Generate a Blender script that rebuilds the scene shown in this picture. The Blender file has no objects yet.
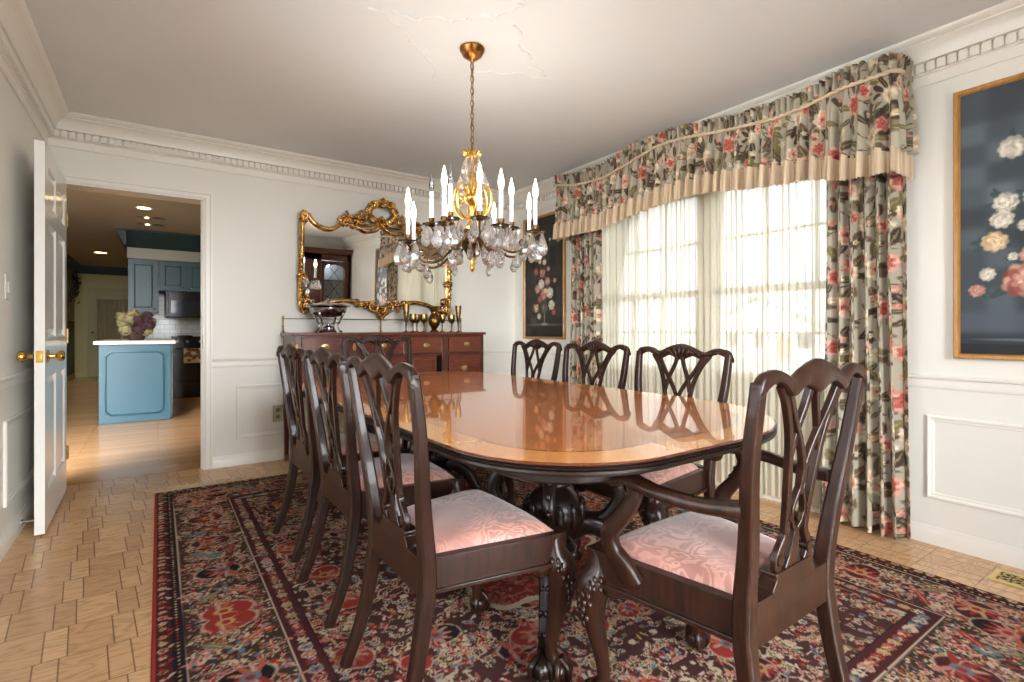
import bpy, bmesh, math, random
import numpy as np
from mathutils import Vector, Matrix
random.seed(7)
PI = math.pi
C = bpy.context.scene.collection
def lin(c):
    def g(v):
        v = v/255.0
        return v/12.92 if v <= .04045 else ((v+.055)/1.055)**2.4
    return (g(c[0]), g(c[1]), g(c[2]), 1.0)
# ------------------------------------------------------------------ mesh collector
class MB:
    def __init__(s): s.v = []; s.f = []
    def add(s, vs, fs):
        n = len(s.v); s.v += [tuple(v) for v in vs]; s.f += [tuple(i+n for i in f) for f in fs]
    def box(s, x0, x1, y0, y1, z0, z1):
        s.add([(x0,y0,z0),(x1,y0,z0),(x1,y1,z0),(x0,y1,z0),(x0,y0,z1),(x1,y0,z1),(x1,y1,z1),(x0,y1,z1)],
              [(0,3,2,1),(4,5,6,7),(0,1,5,4),(1,2,6,5),(2,3,7,6),(3,0,4,7)])
    def loops(s, loops, close=True, cap0=True, cap1=True):
        n = len(loops[0]); vs = [p for L in loops for p in L]; fs = []
        for i in range(len(loops)-1):
            for j in range(n if close else n-1):
                k = (j+1) % n
                fs.append((i*n+j, i*n+k, (i+1)*n+k, (i+1)*n+j))
        if cap0: fs.append(tuple(range(n-1, -1, -1)))
        if cap1: fs.append(tuple((len(loops)-1)*n+j for j in range(n)))
        s.add(vs, fs)
    def tube(s, pts, r, seg=8, flat=None, up=(0,0,1), closed=False):
        """swept tube; r scalar / list; flat = (a,b) multipliers of the section's two axes"""
        P = [Vector(p) for p in pts]; n = len(P)
        R = r if isinstance(r, (list, tuple)) else [r]*n
        T = []
        for i in range(n):
            if closed: t = P[(i+1) % n]-P[i-1]
            else: t = P[min(i+1, n-1)]-P[max(i-1, 0)]
            T.append(t.normalized() if t.length > 1e-9 else Vector((0,0,1)))
        u = Vector(up)
        if abs(u.dot(T[0])) > .95: u = Vector((1,0,0)) if abs(T[0].x) < .9 else Vector((0,1,0))
        N = (u - T[0]*u.dot(T[0])).normalized(); L = []
        for i in range(n):
            N = N - T[i]*N.dot(T[i])
            N = N.normalized() if N.length > 1e-6 else T[i].orthogonal().normalized()
            B = T[i].cross(N); a, b = flat or (1, 1)
            L.append([P[i] + N*(math.cos(2*PI*k/seg)*R[i]*a) + B*(math.sin(2*PI*k/seg)*R[i]*b) for k in range(seg)])
        if closed:
            L.append(L[0]); s.loops(L, True, False, False)
        else: s.loops(L)
    def bar(s, pts, w, t, nrm=(0,1,0), cham=.25):
        """rectangular (chamfered) section: width w across, thickness t along nrm; w,t scalar/list"""
        P = [Vector(p) for p in pts]; n = len(P)
        W = w if isinstance(w, (list, tuple)) else [w]*n
        H = t if isinstance(t, (list, tuple)) else [t]*n
        L = []
        for i in range(n):
            T = (P[min(i+1, n-1)]-P[max(i-1, 0)]).normalized()
            Nn = Vector(nrm); Nn = (Nn - T*Nn.dot(T)).normalized(); S = T.cross(Nn)
            a, b = W[i]/2, H[i]/2; c = min(a, b)*cham
            q = [(a-c,-b),(a,-b+c),(a,b-c),(a-c,b),(-a+c,b),(-a,b-c),(-a,-b+c),(-a+c,-b)]
            L.append([P[i]+S*x+Nn*y for x, y in q])
        s.loops(L)
    def lathe(s, prof, seg=20, o=(0,0,0), axis='z', sx=1, sy=1):
        L = []
        for r, z in prof:
            ring = []
            for k in range(seg):
                a = 2*PI*k/seg; x, y = math.cos(a)*r*sx, math.sin(a)*r*sy
                if axis == 'z': p = (o[0]+x, o[1]+y, o[2]+z)
                elif axis == 'x': p = (o[0]+z, o[1]+x, o[2]+y)
                else: p = (o[0]+y, o[1]+z, o[2]+x)
                ring.append(p)
            L.append(ring)
        s.loops(L)
    def ell(s, c, r, rot=None, seg=8, rings=5):
        """ellipsoid"""
        M = rot or Matrix.Identity(3); L = []
        for i in range(rings+1):
            ph = PI*(i+.02)/(rings+.04)
            L.append([Vector(c)+M @ Vector((math.sin(ph)*math.cos(2*PI*k/seg)*r[0], math.sin(ph)*math.sin(2*PI*k/seg)*r[1], -math.cos(ph)*r[2])) for k in range(seg)])
        s.loops(L)
    def frame(s, o, U, V, w, h, prof, back=True):
        """mitred rectangular moulding: outer size w x h from o along U,V; prof = [(inset, offset)]; normal = U x V"""
        o, U, V = Vector(o), Vector(U), Vector(V); N = U.cross(V); L = []
        for d, e in prof:
            L.append([o+U*d+V*d+N*e, o+U*(w-d)+V*d+N*e, o+U*(w-d)+V*(h-d)+N*e, o+U*d+V*(h-d)+N*e])
        s.loops(L, True, False, False)
    def prism(s, poly, z0, z1, axis='z'):
        def m(x, y, z): return (x,y,z) if axis == 'z' else ((z,x,y) if axis == 'x' else (x,z,y))
        s.loops([[m(x,y,z0) for x, y in poly], [m(x,y,z1) for x, y in poly]])
    def build(s, name, mat, parent=None, smooth=0.6, bevel=0, sub=0, loc=None):
        me = bpy.data.meshes.new(name); me.from_pydata(s.v, [], s.f)
        bm = bmesh.new(); bm.from_mesh(me)
        bmesh.ops.recalc_face_normals(bm, faces=bm.faces); bm.to_mesh(me); bm.free()
        me.materials.append(mat)
        o = bpy.data.objects.new(name, me); C.objects.link(o)
        if parent: o.parent = parent
        if loc: o.location = loc
        if smooth:
            me.polygons.foreach_set('use_smooth', [True]*len(me.polygons))
            me.set_sharp_from_angle(angle=smooth)
        if bevel:
            b = o.modifiers.new('bevel', 'BEVEL'); b.width = bevel; b.segments = 2; b.limit_method = 'ANGLE'; b.angle_limit = .7
            b.harden_normals = False
        if sub:
            m = o.modifiers.new('sub', 'SUBSURF'); m.levels = sub; m.render_levels = sub
        return o
def empty(name, loc=(0,0,0), rz=0):
    o = bpy.data.objects.new(name, None); C.objects.link(o); o.location = loc; o.rotation_euler = (0,0,rz); o.empty_display_size = .1
    return o
def tag(o, label=None, cat=None, group=None, kind=None):
    if label: o['label'] = label
    if cat: o['category'] = cat
    if group: o['group'] = group
    if kind: o['kind'] = kind
    return o
def thing(name, label, cat, loc=(0,0,0), rz=0, group=None):
    return tag(empty(name, loc, rz), label, cat, group)
def struct(o): o['kind'] = 'structure'; return o
def kids(o): return [c for c in C.objects if c.parent == o]
def copy_tree(o, parent=None):
    c = o.copy(); C.objects.link(c)
    if parent: c.parent = parent
    for ch in kids(o): copy_tree(ch, c)
    return c
def bez(pts, n=24):
    """Catmull-Rom through points"""
    P = [Vector(p) for p in pts]; P = [P[0]*2-P[1]]+P+[P[-1]*2-P[-2]]; out = []; m = len(P)-3
    for i in range(n+1):
        t = i/n*m; k = min(int(t), m-1); t -= k; a, b, c, d = P[k:k+4]
        out.append(.5*((2*b)+(c-a)*t+(2*a-5*b+4*c-d)*t*t+(3*b-a-3*c+d)*t**3))
    return out
def lerp_list(vals, n):
    m = len(vals)-1; out = []
    for i in range(n+1):
        t = i/n*m; k = min(int(t), m-1); out.append(vals[k]+(vals[k+1]-vals[k])*(t-k))
    return out
# ------------------------------------------------------------------ materials
class NT:
    def __init__(s, name):
        s.m = bpy.data.materials.new(name); s.m.use_nodes = True; s.t = s.m.node_tree; s.t.nodes.clear()
        s.out = s.t.nodes.new('ShaderNodeOutputMaterial')
    def n(s, typ, **kw):
        nd = s.t.nodes.new(typ)
        for k, v in kw.items():
            if k.startswith('_'): setattr(nd, k[1:], v)
            else: nd.inputs[k.replace('__', ' ')].default_value = v
        return nd
    def l(s, a, b): s.t.links.new(a, b)
    def math(s, op, a, b=None, c=None):
        nd = s.t.nodes.new('ShaderNodeMath'); nd.operation = op
        for i, v in enumerate((a, b, c)):
            if v is None: continue
            if isinstance(v, (int, float)): nd.inputs[i].default_value = v
            else: s.l(v, nd.inputs[i])
        return nd.outputs[0]
    def mix(s, fac, a, b):
        nd = s.t.nodes.new('ShaderNodeMix'); nd.data_type = 'RGBA'
        for i, v in ((0, fac), (6, a), (7, b)):
            if isinstance(v, (int, float, tuple)): nd.inputs[i].default_value = v
            else: s.l(v, nd.inputs[i])
        return nd.outputs[2]
    def ramp(s, fac, stops):
        nd = s.t.nodes.new('ShaderNodeValToRGB'); e = nd.color_ramp.elements
        while len(e) < len(stops): e.new(.5)
        for i, (p, c) in enumerate(stops): e[i].position = p; e[i].color = c
        s.l(fac, nd.inputs[0]); return nd.outputs[0]
    def bump(s, h, strength=.2, dist=.01):
        nd = s.n('ShaderNodeBump', Strength=strength, Distance=dist); s.l(h, nd.inputs['Height']); return nd.outputs[0]
    def pr(s, color=None, rough=.5, metal=0, coat=0, nrm=None, coat_rough=.05, spec=.5, sheen=0, trans=0, ior=1.45):
        nd = s.t.nodes.new('ShaderNodeBsdfPrincipled')
        if color is not None:
            if isinstance(color, tuple): nd.inputs['Base Color'].default_value = color
            else: s.l(color, nd.inputs['Base Color'])
        if isinstance(rough, (int, float)): nd.inputs['Roughness'].default_value = rough
        else: s.l(rough, nd.inputs['Roughness'])
        nd.inputs['Metallic'].default_value = metal; nd.inputs['Coat Weight'].default_value = coat
        nd.inputs['Coat Roughness'].default_value = coat_rough; nd.inputs['Specular IOR Level'].default_value = spec
        nd.inputs['Sheen Weight'].default_value = sheen; nd.inputs['Transmission Weight'].default_value = trans; nd.inputs['IOR'].default_value = ior
        if nrm is not None: s.l(nrm, nd.inputs['Normal'])
        s.l(nd.outputs[0], s.out.inputs[0]); return nd
def noise(t, co, scale=5, detail=4, rough=.55, dist=0, dim='3D'):
    nd = t.n('ShaderNodeTexNoise', Scale=scale, Detail=detail, Roughness=rough, Distortion=dist, _noise_dimensions=dim)
    if co is not None: t.l(co, nd.inputs['Vector'])
    return nd.outputs[0]
def ocoord(t, sc=(1,1,1), gen=False):
    tc = t.n('ShaderNodeTexCoord'); mp = t.n('ShaderNodeMapping'); mp.inputs['Scale'].default_value = sc
    t.l(tc.outputs['Generated' if gen else 'Object'], mp.inputs[0]); return mp.outputs[0]
def paint(name, c, rough=.45, var=.03, bump=.03):
    t = NT(name); co = ocoord(t); c = lin(c)
    nz = noise(t, co, 3, 3); d = tuple(x*(1-var) for x in c[:3])+(1,)
    t.pr(t.mix(nz, d, c), rough, nrm=t.bump(noise(t, co, 160, 2), bump, .002)); return t.m
def wood(name, dark, light, rough=.3, coat=.3, sc=(14,14,1.6), nd=2.0, spec=.5):
    t = NT(name); co = ocoord(t, sc)
    a = noise(t, co, 2.2, 6, .62, nd); b = noise(t, ocoord(t, tuple(x*5 for x in sc)), 3, 3)
    f = t.math('ADD', t.math('MULTIPLY', a, .75), t.math('MULTIPLY', b, .25))
    col = t.ramp(f, [(.3, lin(dark)), (.72, lin(light))])
    t.pr(col, rough, coat=coat, nrm=t.bump(b, .06, .002), spec=spec); return t.m
def metal(name, c, rough=.25, bump=.0, c2=None):
    t = NT(name); co = ocoord(t); nz = noise(t, co, 25, 4)
    col = t.ramp(nz, [(.35, lin(c2 or c)), (.62, lin(c))])
    t.pr(col, rough, metal=1, nrm=t.bump(nz, bump, .01) if bump else None); return t.m
def plain(name, c, rough=.5, **k):
    t = NT(name); nz = noise(t, ocoord(t), 30, 2); c = lin(c)
    t.pr(t.mix(nz, tuple(x*.94 for x in c[:3])+(1,), c), rough, **k); return t.m
def emis(name, c, s):
    t = NT(name); e = t.n('ShaderNodeEmission', Strength=s); e.inputs[0].default_value = lin(c); t.l(e.outputs[0], t.out.inputs[0]); return t.m
def attr_mat(name, rough=.85, sheen=.2, bump=.25, bscale=400, trans=0.0, spec=.2):
    """colour woven into the cloth: read from the mesh's own colour attribute"""
    t = NT(name); a = t.n('ShaderNodeVertexColor', _layer_name='Col')
    nz = noise(t, ocoord(t), bscale, 2)
    p = t.pr(a.outputs[0], rough, nrm=t.bump(nz, bump, .003), sheen=sheen, spec=spec)
    if trans:
        tr = t.n('ShaderNodeBsdfTranslucent'); t.l(a.outputs[0], tr.inputs[0])
        mx = t.n('ShaderNodeMixShader', Fac=trans); t.l(p.outputs[0], mx.inputs[1]); t.l(tr.outputs[0], mx.inputs[2]); t.l(mx.outputs[0], t.out.inputs[0])
    return t.m
M = {}
M['wall'] = paint('wall_paint', (230,228,219), .5)
M['ceil'] = paint('ceiling_paint', (228,230,231), .8)
M['trim'] = paint('trim_paint', (234,231,222), .3, .02, .01)
M['door'] = paint('door_gloss_paint', (236,235,230), .16, .02, .01)
M['mahog'] = wood('dark_mahogany', (17,9,5), (54,29,18), .34, .15, spec=.34)
M['mahog_red'] = wood('red_mahogany', (70,30,19), (122,58,36), .3, .3, (1.6,14,14))
M['mahog_case'] = wood('case_mahogany', (52,24,17), (96,48,34), .32, .3, (14,14,1.6))
M['black_wood'] = wood('table_base_wood', (10,7,5), (34,19,12), .36, .15, spec=.34)
M['inlay'] = wood('satinwood_inlay', (170,104,44), (214,150,78), .3, .3)
M['brass'] = metal('aged_brass', (160,132,82), .28, .05, (96,76,42))
M['brass_bright'] = metal('polished_brass', (212,170,88), .14)
M['bronze'] = metal('dark_bronze', (110,84,48), .35, .1, (58,42,24))
M['gilt'] = metal('antique_gilt', (232,184,112), .26, .6, (120,78,32))
M['gold_bright'] = metal('bright_gilt', (238,196,110), .22, .1, (196,146,64))
M['silver'] = metal('silver_plate', (196,196,198), .12, .05, (120,122,126))
M['steel'] = metal('brushed_steel', (180,180,178), .3)
M['frame_gold'] = wood('gilded_frame_wood', (150,100,44), (196,146,78), .35, .2)
t = NT('mirror_silvering'); nz = noise(t, ocoord(t), 3, 2)
t.pr(t.mix(nz, (.82,.82,.80,1), (.86,.86,.84,1)), .012, metal=1); M['mirror'] = t.m
def clear_glass(name, tint=(1,1,1,1), ior=1.45, extra=0.0):
    t = NT(name); tr = t.n('ShaderNodeBsdfTransparent'); tr.inputs[0].default_value = tint
    g = t.n('ShaderNodeBsdfGlossy', Roughness=.02); fr = t.n('ShaderNodeFresnel', IOR=ior)
    f = t.math('ADD', fr.outputs[0], extra)
    mx = t.n('ShaderNodeMixShader'); t.l(f, mx.inputs[0]); t.l(tr.outputs[0], mx.inputs[1]); t.l(g.outputs[0], mx.inputs[2]); t.l(mx.outputs[0], t.out.inputs[0]); return t.m
M['pane'] = clear_glass('window_glass')
M['cab_glass'] = clear_glass('cabinet_glass', (.8,.85,.88,1), 1.5, .06)
t = NT('cut_crystal'); g = t.n('ShaderNodeBsdfGlass', IOR=1.6, Roughness=.0); tr = t.n('ShaderNodeBsdfTransparent')
gl = t.n('ShaderNodeBsdfGlossy', Roughness=.06)
m1 = t.n('ShaderNodeMixShader', Fac=.40); m2 = t.n('ShaderNodeMixShader', Fac=.34)
t.l(g.outputs[0], m1.inputs[1]); t.l(tr.outputs[0], m1.inputs[2]); t.l(m1.outputs[0], m2.inputs[1]); t.l(gl.outputs[0], m2.inputs[2]); dd = t.n('ShaderNodeBsdfTranslucent'); dd.inputs[0].default_value = (.95,.95,.97,1); m3 = t.n('ShaderNodeMixShader', Fac=.08); t.l(m2.outputs[0], m3.inputs[1]); t.l(dd.outputs[0], m3.inputs[2]); t.l(m3.outputs[0], t.out.inputs[0]); M['crystal'] = t.m
M['candle'] = plain('candle_sleeve', (196,198,204), .45)
t = NT('lit_bulb'); e_ = t.n('ShaderNodeEmission', Strength=9.0); e_.inputs[0].default_value = lin((255,236,205)); tr = t.n('ShaderNodeBsdfTransparent')
mx = t.n('ShaderNodeMixShader', Fac=.6); t.l(tr.outputs[0], mx.inputs[1]); t.l(e_.outputs[0], mx.inputs[2]); t.l(mx.outputs[0], t.out.inputs[0]); M['bulb'] = t.m
M['bulb_off'] = clear_glass('clear_bulb_glass', (.97,.97,.98,1), 1.5, .10)
M['black'] = plain('black_enamel', (18,18,20), .2)
M['black_glass'] = plain('dark_glass', (34,38,44), .1)
M['white_tile'] = None
# parquet floor ------------------------------------------------------
def parquet():
    t = NT('oak_parquet'); tc = t.n('ShaderNodeTexCoord'); sp = t.n('ShaderNodeSeparateXYZ'); t.l(tc.outputs['Object'], sp.inputs[0])
    x, y = t.math('SUBTRACT', sp.outputs[0], .052), sp.outputs[1]
    h, p, w = .215, .182, .062
    ry = t.math('DIVIDE', y, h); row = t.math('FLOOR', ry); fy = t.math('SUBTRACT', ry, row)
    par = t.math('SUBTRACT', t.math('MULTIPLY', t.math('FLOORED_MODULO', row, 2.0), 2.0), 1.0)
    sh = t.math('MULTIPLY', t.math('MULTIPLY', t.math('SUBTRACT', fy, .5), 1.0), .020)
    xs = t.math('DIVIDE', t.math('ADD', x, sh), p); col = t.math('FLOOR', xs); fx = t.math('SUBTRACT', xs, col)
    small = t.math('LESS_THAN', fx, w/p)
    d1 = t.math('MULTIPLY', t.math('MINIMUM', t.math('ABSOLUTE', fx), t.math('ABSOLUTE', t.math('SUBTRACT', fx, w/p))), p)
    d1 = t.math('MINIMUM', d1, t.math('MULTIPLY', t.math('SUBTRACT', 1.0, fx), p))
    d2 = t.math('MULTIPLY', t.math('MINIMUM', fy, t.math('SUBTRACT', 1.0, fy)), h)
    d2 = t.math('ADD', d2, t.math('MULTIPLY', t.math('SUBTRACT', 1.0, small), .0012))
    line = t.math('LESS_THAN', t.math('MINIMUM', d1, d2), .0022)
    cv = t.n('ShaderNodeCombineXYZ'); t.l(t.math('ADD', col, t.math('MULTIPLY', small, 37.3)), cv.inputs[0]); t.l(row, cv.inputs[1])
    wn = t.n('ShaderNodeTexWhiteNoise', _noise_dimensions='3D'); t.l(cv.outputs[0], wn.inputs[0])
    off = t.n('ShaderNodeVectorMath', _operation='SCALE', Scale=9.0); t.l(wn.outputs[1], off.inputs[0])
    ad = t.n('ShaderNodeVectorMath', _operation='ADD'); t.l(tc.outputs['Object'], ad.inputs[0]); t.l(off.outputs[0], ad.inputs[1])
    mp = t.n('ShaderNodeMapping'); mp.inputs['Scale'].default_value = (3.0, 11.0, 1); t.l(ad.outputs[0], mp.inputs[0])
    n1 = noise(t, mp.outputs[0], 1.0, 2, .5, .6); rings = t.math('PINGPONG', t.math('MULTIPLY', n1, 9.0), .5)
    rg = t.math('POWER', t.math('MULTIPLY', rings, 2.0), 2.2)
    base = t.mix(wn.outputs[0], lin((194,150,108)), lin((222,182,136)))
    n2 = noise(t, mp.outputs[0], 14, 3)
    c = t.mix(t.math('MULTIPLY', rg, .55), base, lin((146,100,62)))
    c = t.mix(t.math('MULTIPLY', n2, .25), c, lin((226,192,150)))
    c = t.mix(t.math('MULTIPLY', line, .75), c, lin((92,58,34)))
    t.pr(c, .3, coat=.15, nrm=t.bump(t.math('SUBTRACT', 1.0, line), .25, .002), coat_rough=.2); return t.m
M['parquet'] = parquet()
def plank():
    t = NT('oak_strip_floor'); tc = t.n('ShaderNodeTexCoord')
    br = t.n('ShaderNodeTexBrick', Scale=1.0, Mortar__Size=.0015, Brick__Width=1.1, Row__Height=.057); t.l(tc.outputs['Object'], br.inputs[0])
    br.inputs[1].default_value = lin((186,142,100)); br.inputs[2].default_value = lin((204,162,118)); br.inputs[3].default_value = lin((120,84,54))
    n2 = noise(t, ocoord(t, (2,30,1)), 3, 4)
    c = t.mix(t.math('MULTIPLY', n2, .35), br.outputs[0], lin((164,118,78)))
    t.pr(c, .25, coat=.2, coat_rough=.15); return t.m
M['plank'] = plank()
# damask --------------------------------------------------------------
def damask():
    t = NT('pink_damask'); co = ocoord(t, (1,1,1))
    n1 = noise(t, co, 6.5, 2, .5, 2.8); r = t.math('PINGPONG', t.math('MULTIPLY', n1, 7.0), .5)
    f = t.n('ShaderNodeMapRange', **{'From Min': .18, 'From Max': .34}); t.l(r, f.inputs[0])
    f2 = noise(t, co, 4, 1); m = t.n('ShaderNodeMapRange', **{'From Min': .42, 'From Max': .56}); t.l(f2, m.inputs[0])
    k = t.math('MULTIPLY', f.outputs[0], m.outputs[0])
    c = t.mix(k, lin((148,102,91)), lin((180,132,115)))
    rr = t.math('SUBTRACT', .62, t.math('MULTIPLY', k, .2))
    t.pr(c, rr, sheen=.35, nrm=t.bump(noise(t, co, 500, 2), .1, .002)); return t.m
M['damask'] = damask()
# table top: crossbanded flame mahogany -------------------------------
TX, TY, TA, TB = 1.225, 2.005, .648, 1.235     # centre and half sizes
TR = (.38, .60)                                # corner radii
def tabletop():
    t = NT('flame_mahogany_top'); tc = t.n('ShaderNodeTexCoord'); sp = t.n('ShaderNodeSeparateXYZ'); t.l(tc.outputs['Object'], sp.inputs[0])
    ax = t.math('ABSOLUTE', sp.outputs[0]); ay = t.math('ABSOLUTE', sp.outputs[1])
    R = t.math('SUBTRACT', TR[1], t.math('MULTIPLY', t.math('GREATER_THAN', t.math('MULTIPLY', sp.outputs[0], sp.outputs[1]), 0.0), TR[1]-TR[0]))
    qx = t.math('MAXIMUM', t.math('SUBTRACT', ax, t.math('SUBTRACT', TA, R)), 0.0); qy = t.math('MAXIMUM', t.math('SUBTRACT', ay, t.math('SUBTRACT', TB, R)), 0.0)
    ln = t.math('POWER', t.math('ADD', t.math('POWER', qx, 2.1), t.math('POWER', qy, 2.1)), 1/2.1)
    d = t.math('SUBTRACT', R, ln)                     # distance in from the edge
    co = ocoord(t, (2.2, 5, 1)); n1 = noise(t, co, 1.6, 5, .6, 1.8); n2 = noise(t, ocoord(t, (6,60,1)), 3, 3)
    f = t.math('ADD', t.math('MULTIPLY', n1, .8), t.math('MULTIPLY', n2, .2))
    flame = t.ramp(f, [(.3, lin((128,60,24))), (.5, lin((178,98,42))), (.7, lin((206,128,60)))])
    ang = noise(t, ocoord(t, (24,24,1)), 2, 4, .6, .4)
    band = t.ramp(ang, [(.3, lin((204,130,62))), (.7, lin((214,142,70)))])
    dark = lin((40,18,8))
    inb = t.math('LESS_THAN', d, .115); ined = t.math('LESS_THAN', d, .010)
    l1 = t.math('LESS_THAN', t.math('ABSOLUTE', t.math('SUBTRACT', d, .115)), .004)
    c = t.mix(inb, flame, band); c = t.mix(l1, c, dark); c = t.mix(ined, c, lin((84,38,16)))
    t.pr(c, .22, coat=.9, coat_rough=.03, spec=.5); return t.m
M['tabletop'] = tabletop()
WORLD, EXPO, BULB = (2.2, 26.0, 1.2), 0.76, 2.8
# ------------------------------------------------------------------ woven / painted patterns (numpy, stored as a colour attribute)
class Ras:
    def __init__(s, w, h, res, bg):
        s.w, s.h, s.res = w, h, res
        s.W, s.H = int(round(w/res))+1, int(round(h/res))+1
        s.a = np.zeros((s.H, s.W, 3), np.float32); s.a[:] = np.array(bg)/255.0
        s.rng = np.random.default_rng(5)
    def ell(s, cx, cy, rx, ry, rot, c, al=1.0, soft=.25, wrap=False):
        r = max(rx, ry)
        x0, x1 = int((cx-r)/s.res), int((cx+r)/s.res)+2; y0, y1 = int((cy-r)/s.res), int((cy+r)/s.res)+2
        x0, y0 = max(x0, 0), max(y0, 0); x1, y1 = min(x1, s.W), min(y1, s.H)
        if x1 <= x0 or y1 <= y0: return
        X = (np.arange(x0, x1)*s.res-cx)[None, :]; Y = (np.arange(y0, y1)*s.res-cy)[:, None]
        c0, s0 = math.cos(rot), math.sin(rot)
        d = np.sqrt(((X*c0+Y*s0)/rx)**2+((-X*s0+Y*c0)/ry)**2)
        m = (np.clip((1-d)/soft, 0, 1)*al)[..., None]
        v = s.a[y0:y1, x0:x1]; v[:] = v*(1-m)+np.array(c, np.float32)/255.0*m
    def line(s, pts, w, c, al=1.0):
        for i in range(len(pts)-1):
            (x0, y0), (x1, y1) = pts[i], pts[i+1]; L = math.hypot(x1-x0, y1-y0)
            if L < 1e-6: continue
            s.ell((x0+x1)/2, (y0+y1)/2, L/2+w, w, math.atan2(y1-y0, x1-x0), c, al, .4)
    def leaf(s, cx, cy, L, W, rot, c, rib=None):
        s.ell(cx+math.cos(rot)*L/2, cy+math.sin(rot)*L/2, L/2, W/2, rot, c, 1, .2)
        if rib: s.line([(cx, cy), (cx+math.cos(rot)*L*.9, cy+math.sin(rot)*L*.9)], max(s.res*.7, W*.08), rib, .8)
    def flower(s, cx, cy, r, cols, n=6, layers=3, centre=None, grad=False):
        rg = s.rng; a0 = rg.uniform(0, 6.28)
        for k in range(layers):
            f = 1-k/layers*.85; nn = max(4, n-k)
            for i in range(nn):
                a = a0+k*.5+i*6.283/nn; q = r*f*.55
                q_ = int(rg.integers(0, len(cols))) if not grad else min(len(cols)-1, int((k+rg.random()*.9)/layers*len(cols))); col = np.array(cols[q_], float)*(1-.12*(i % 2))+(0 if grad else 6*k)
                s.ell(cx+math.cos(a)*q, cy+math.sin(a)*q, r*f*.5, r*f*.36, a+rg.uniform(-.4, .4), np.clip(col, 0, 255), .92, .3)
        if centre: s.ell(cx, cy, r*.2, r*.2, 0, centre, .9, .5)
    def lin(s):
        a = np.clip(s.a, 0, 1)
        return np.where(a <= .04045, a/12.92, ((a+.055)/1.055)**2.4)
def grid_obj(name, P, col, mat, parent=None, smooth=True):
    """P: H x W x 3 positions, col: H x W x 3 linear colours"""
    H, W = P.shape[:2]
    idx = np.arange(H*W, dtype=np.int32).reshape(H, W)
    q = np.stack([idx[:-1, :-1], idx[:-1, 1:], idx[1:, 1:], idx[1:, :-1]], -1).reshape(-1, 4)
    me = bpy.data.meshes.new(name)
    me.vertices.add(H*W); me.vertices.foreach_set('co', P.astype(np.float32).ravel())
    me.loops.add(q.size); me.loops.foreach_set('vertex_index', q.ravel())
    me.polygons.add(len(q)); me.polygons.foreach_set('loop_start', np.arange(0, q.size, 4, dtype=np.int32))
    me.update(calc_edges=True)
    if smooth: me.polygons.foreach_set('use_smooth', np.ones(len(q), bool))
    at = me.color_attributes.new('Col', 'FLOAT_COLOR', 'POINT')
    c4 = np.ones((H*W, 4), np.float32); c4[:, :3] = col.reshape(-1, 3); at.data.foreach_set('color', c4.ravel())
    me.materials.append(mat); me.validate(); me.update()
    o = bpy.data.objects.new(name, me); C.objects.link(o)
    if parent: o.parent = parent
    return o
M['chintz'] = attr_mat('floral_chintz', .6, .1, .05, 600)
M['rugwool'] = attr_mat('rug_wool', .95, 0, .5, 900, spec=.1)
M['canvas'] = attr_mat('painted_canvas', .45, 0, .15, 300, spec=.25)
# --- floral chintz (one printed repeat, tiled)
def chintz(w=1.2, h=1.1, res=.004):
    S = Ras(w, h, res, (160,152,134)); rg = np.random.default_rng(11); S.rng = rg
    reds = [(160,74,66),(186,100,86),(142,56,52)]; pinks = [(206,148,128),(222,176,156),(190,124,106)]; creams = [(214,200,170),(226,214,188),(196,178,146)]
    browns = [(74,58,44),(92,74,56),(60,46,38)]; olives = [(110,100,64),(98,90,60),(72,68,52)]
    def wrapdraw(fn, cx, cy):
        for ox in (-w, 0, w):
            for oy in (-h, 0, h):
                if -.25 < cx+ox < w+.25 and -.25 < cy+oy < h+.25:
                    st = rg.bit_generator.state; fn(cx+ox, cy+oy); last = rg.bit_generator.state; rg.bit_generator.state = st
        rg.bit_generator.state = last
    spots = []
    for i in range(25):
        x = (i % 5+.5*((i//5) % 2)+rg.uniform(-.14, .14))*w/5; y = (i//5+.5+rg.uniform(-.18, .18))*h/5; spots.append((x, y, i))
    for x, y, i in spots:      # leaves and sprigs
        def f(cx, cy):
            for k in range(13):
                a = rg.uniform(0, 6.28); d = rg.uniform(.02, .10); L = rg.uniform(.05, .115); W = L*rg.uniform(.26, .42)
                pal = browns if rg.random() < .62 else olives; c = pal[int(rg.integers(0, 3))]
                px, py = cx+math.cos(a)*d, cy+math.sin(a)*d
                S.leaf(px, py, L, W, a+rg.uniform(-.7, .7), c, (150,138,100) if rg.random() < .6 else None)
            for k in range(3):
                a = rg.uniform(0, 6.28); pts = [(cx+math.cos(a+q*.25)*q*.035, cy+math.sin(a+q*.25)*q*.035) for q in range(6)]
                S.line(pts, .0035, browns[0])
        wrapdraw(f, x, y)
    for x, y, i in spots:
        pal = [pinks[:2]+reds, creams+pinks[:2], creams[:2]+pinks+reds[:1], pinks[1:2]+reds[1:2]+reds, creams+pinks[2:]][i % 5]; r = rg.uniform(.044, .066)
        def f(cx, cy):
            S.flower(cx, cy, r, pal, 8, 5, (120,46,40) if i % 2 else (150,120,70), True)
            if i % 3 != 1: S.flower(cx+r*1.4, cy-r*.9, r*.72, (creams[:1]+pinks) if i % 2 else pinks[:1]+reds[:2], 7, 4, (110,44,36), True)
            for k in range(3):
                a = rg.uniform(0, 6.28); S.flower(cx+math.cos(a)*r*2.3, cy+math.sin(a)*r*2.3, r*.34, creams if k else pinks, 5, 2, (150,110,60))
        wrapdraw(f, x, y)
    return S
CH = chintz()
CHL = CH.lin()
def chintz_at(U, V):
    i = (np.mod(V, CH.h)/CH.res).astype(int) % CH.H; j = (np.mod(U, CH.w)/CH.res).astype(int) % CH.W
    return CHL[i, j]
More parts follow.
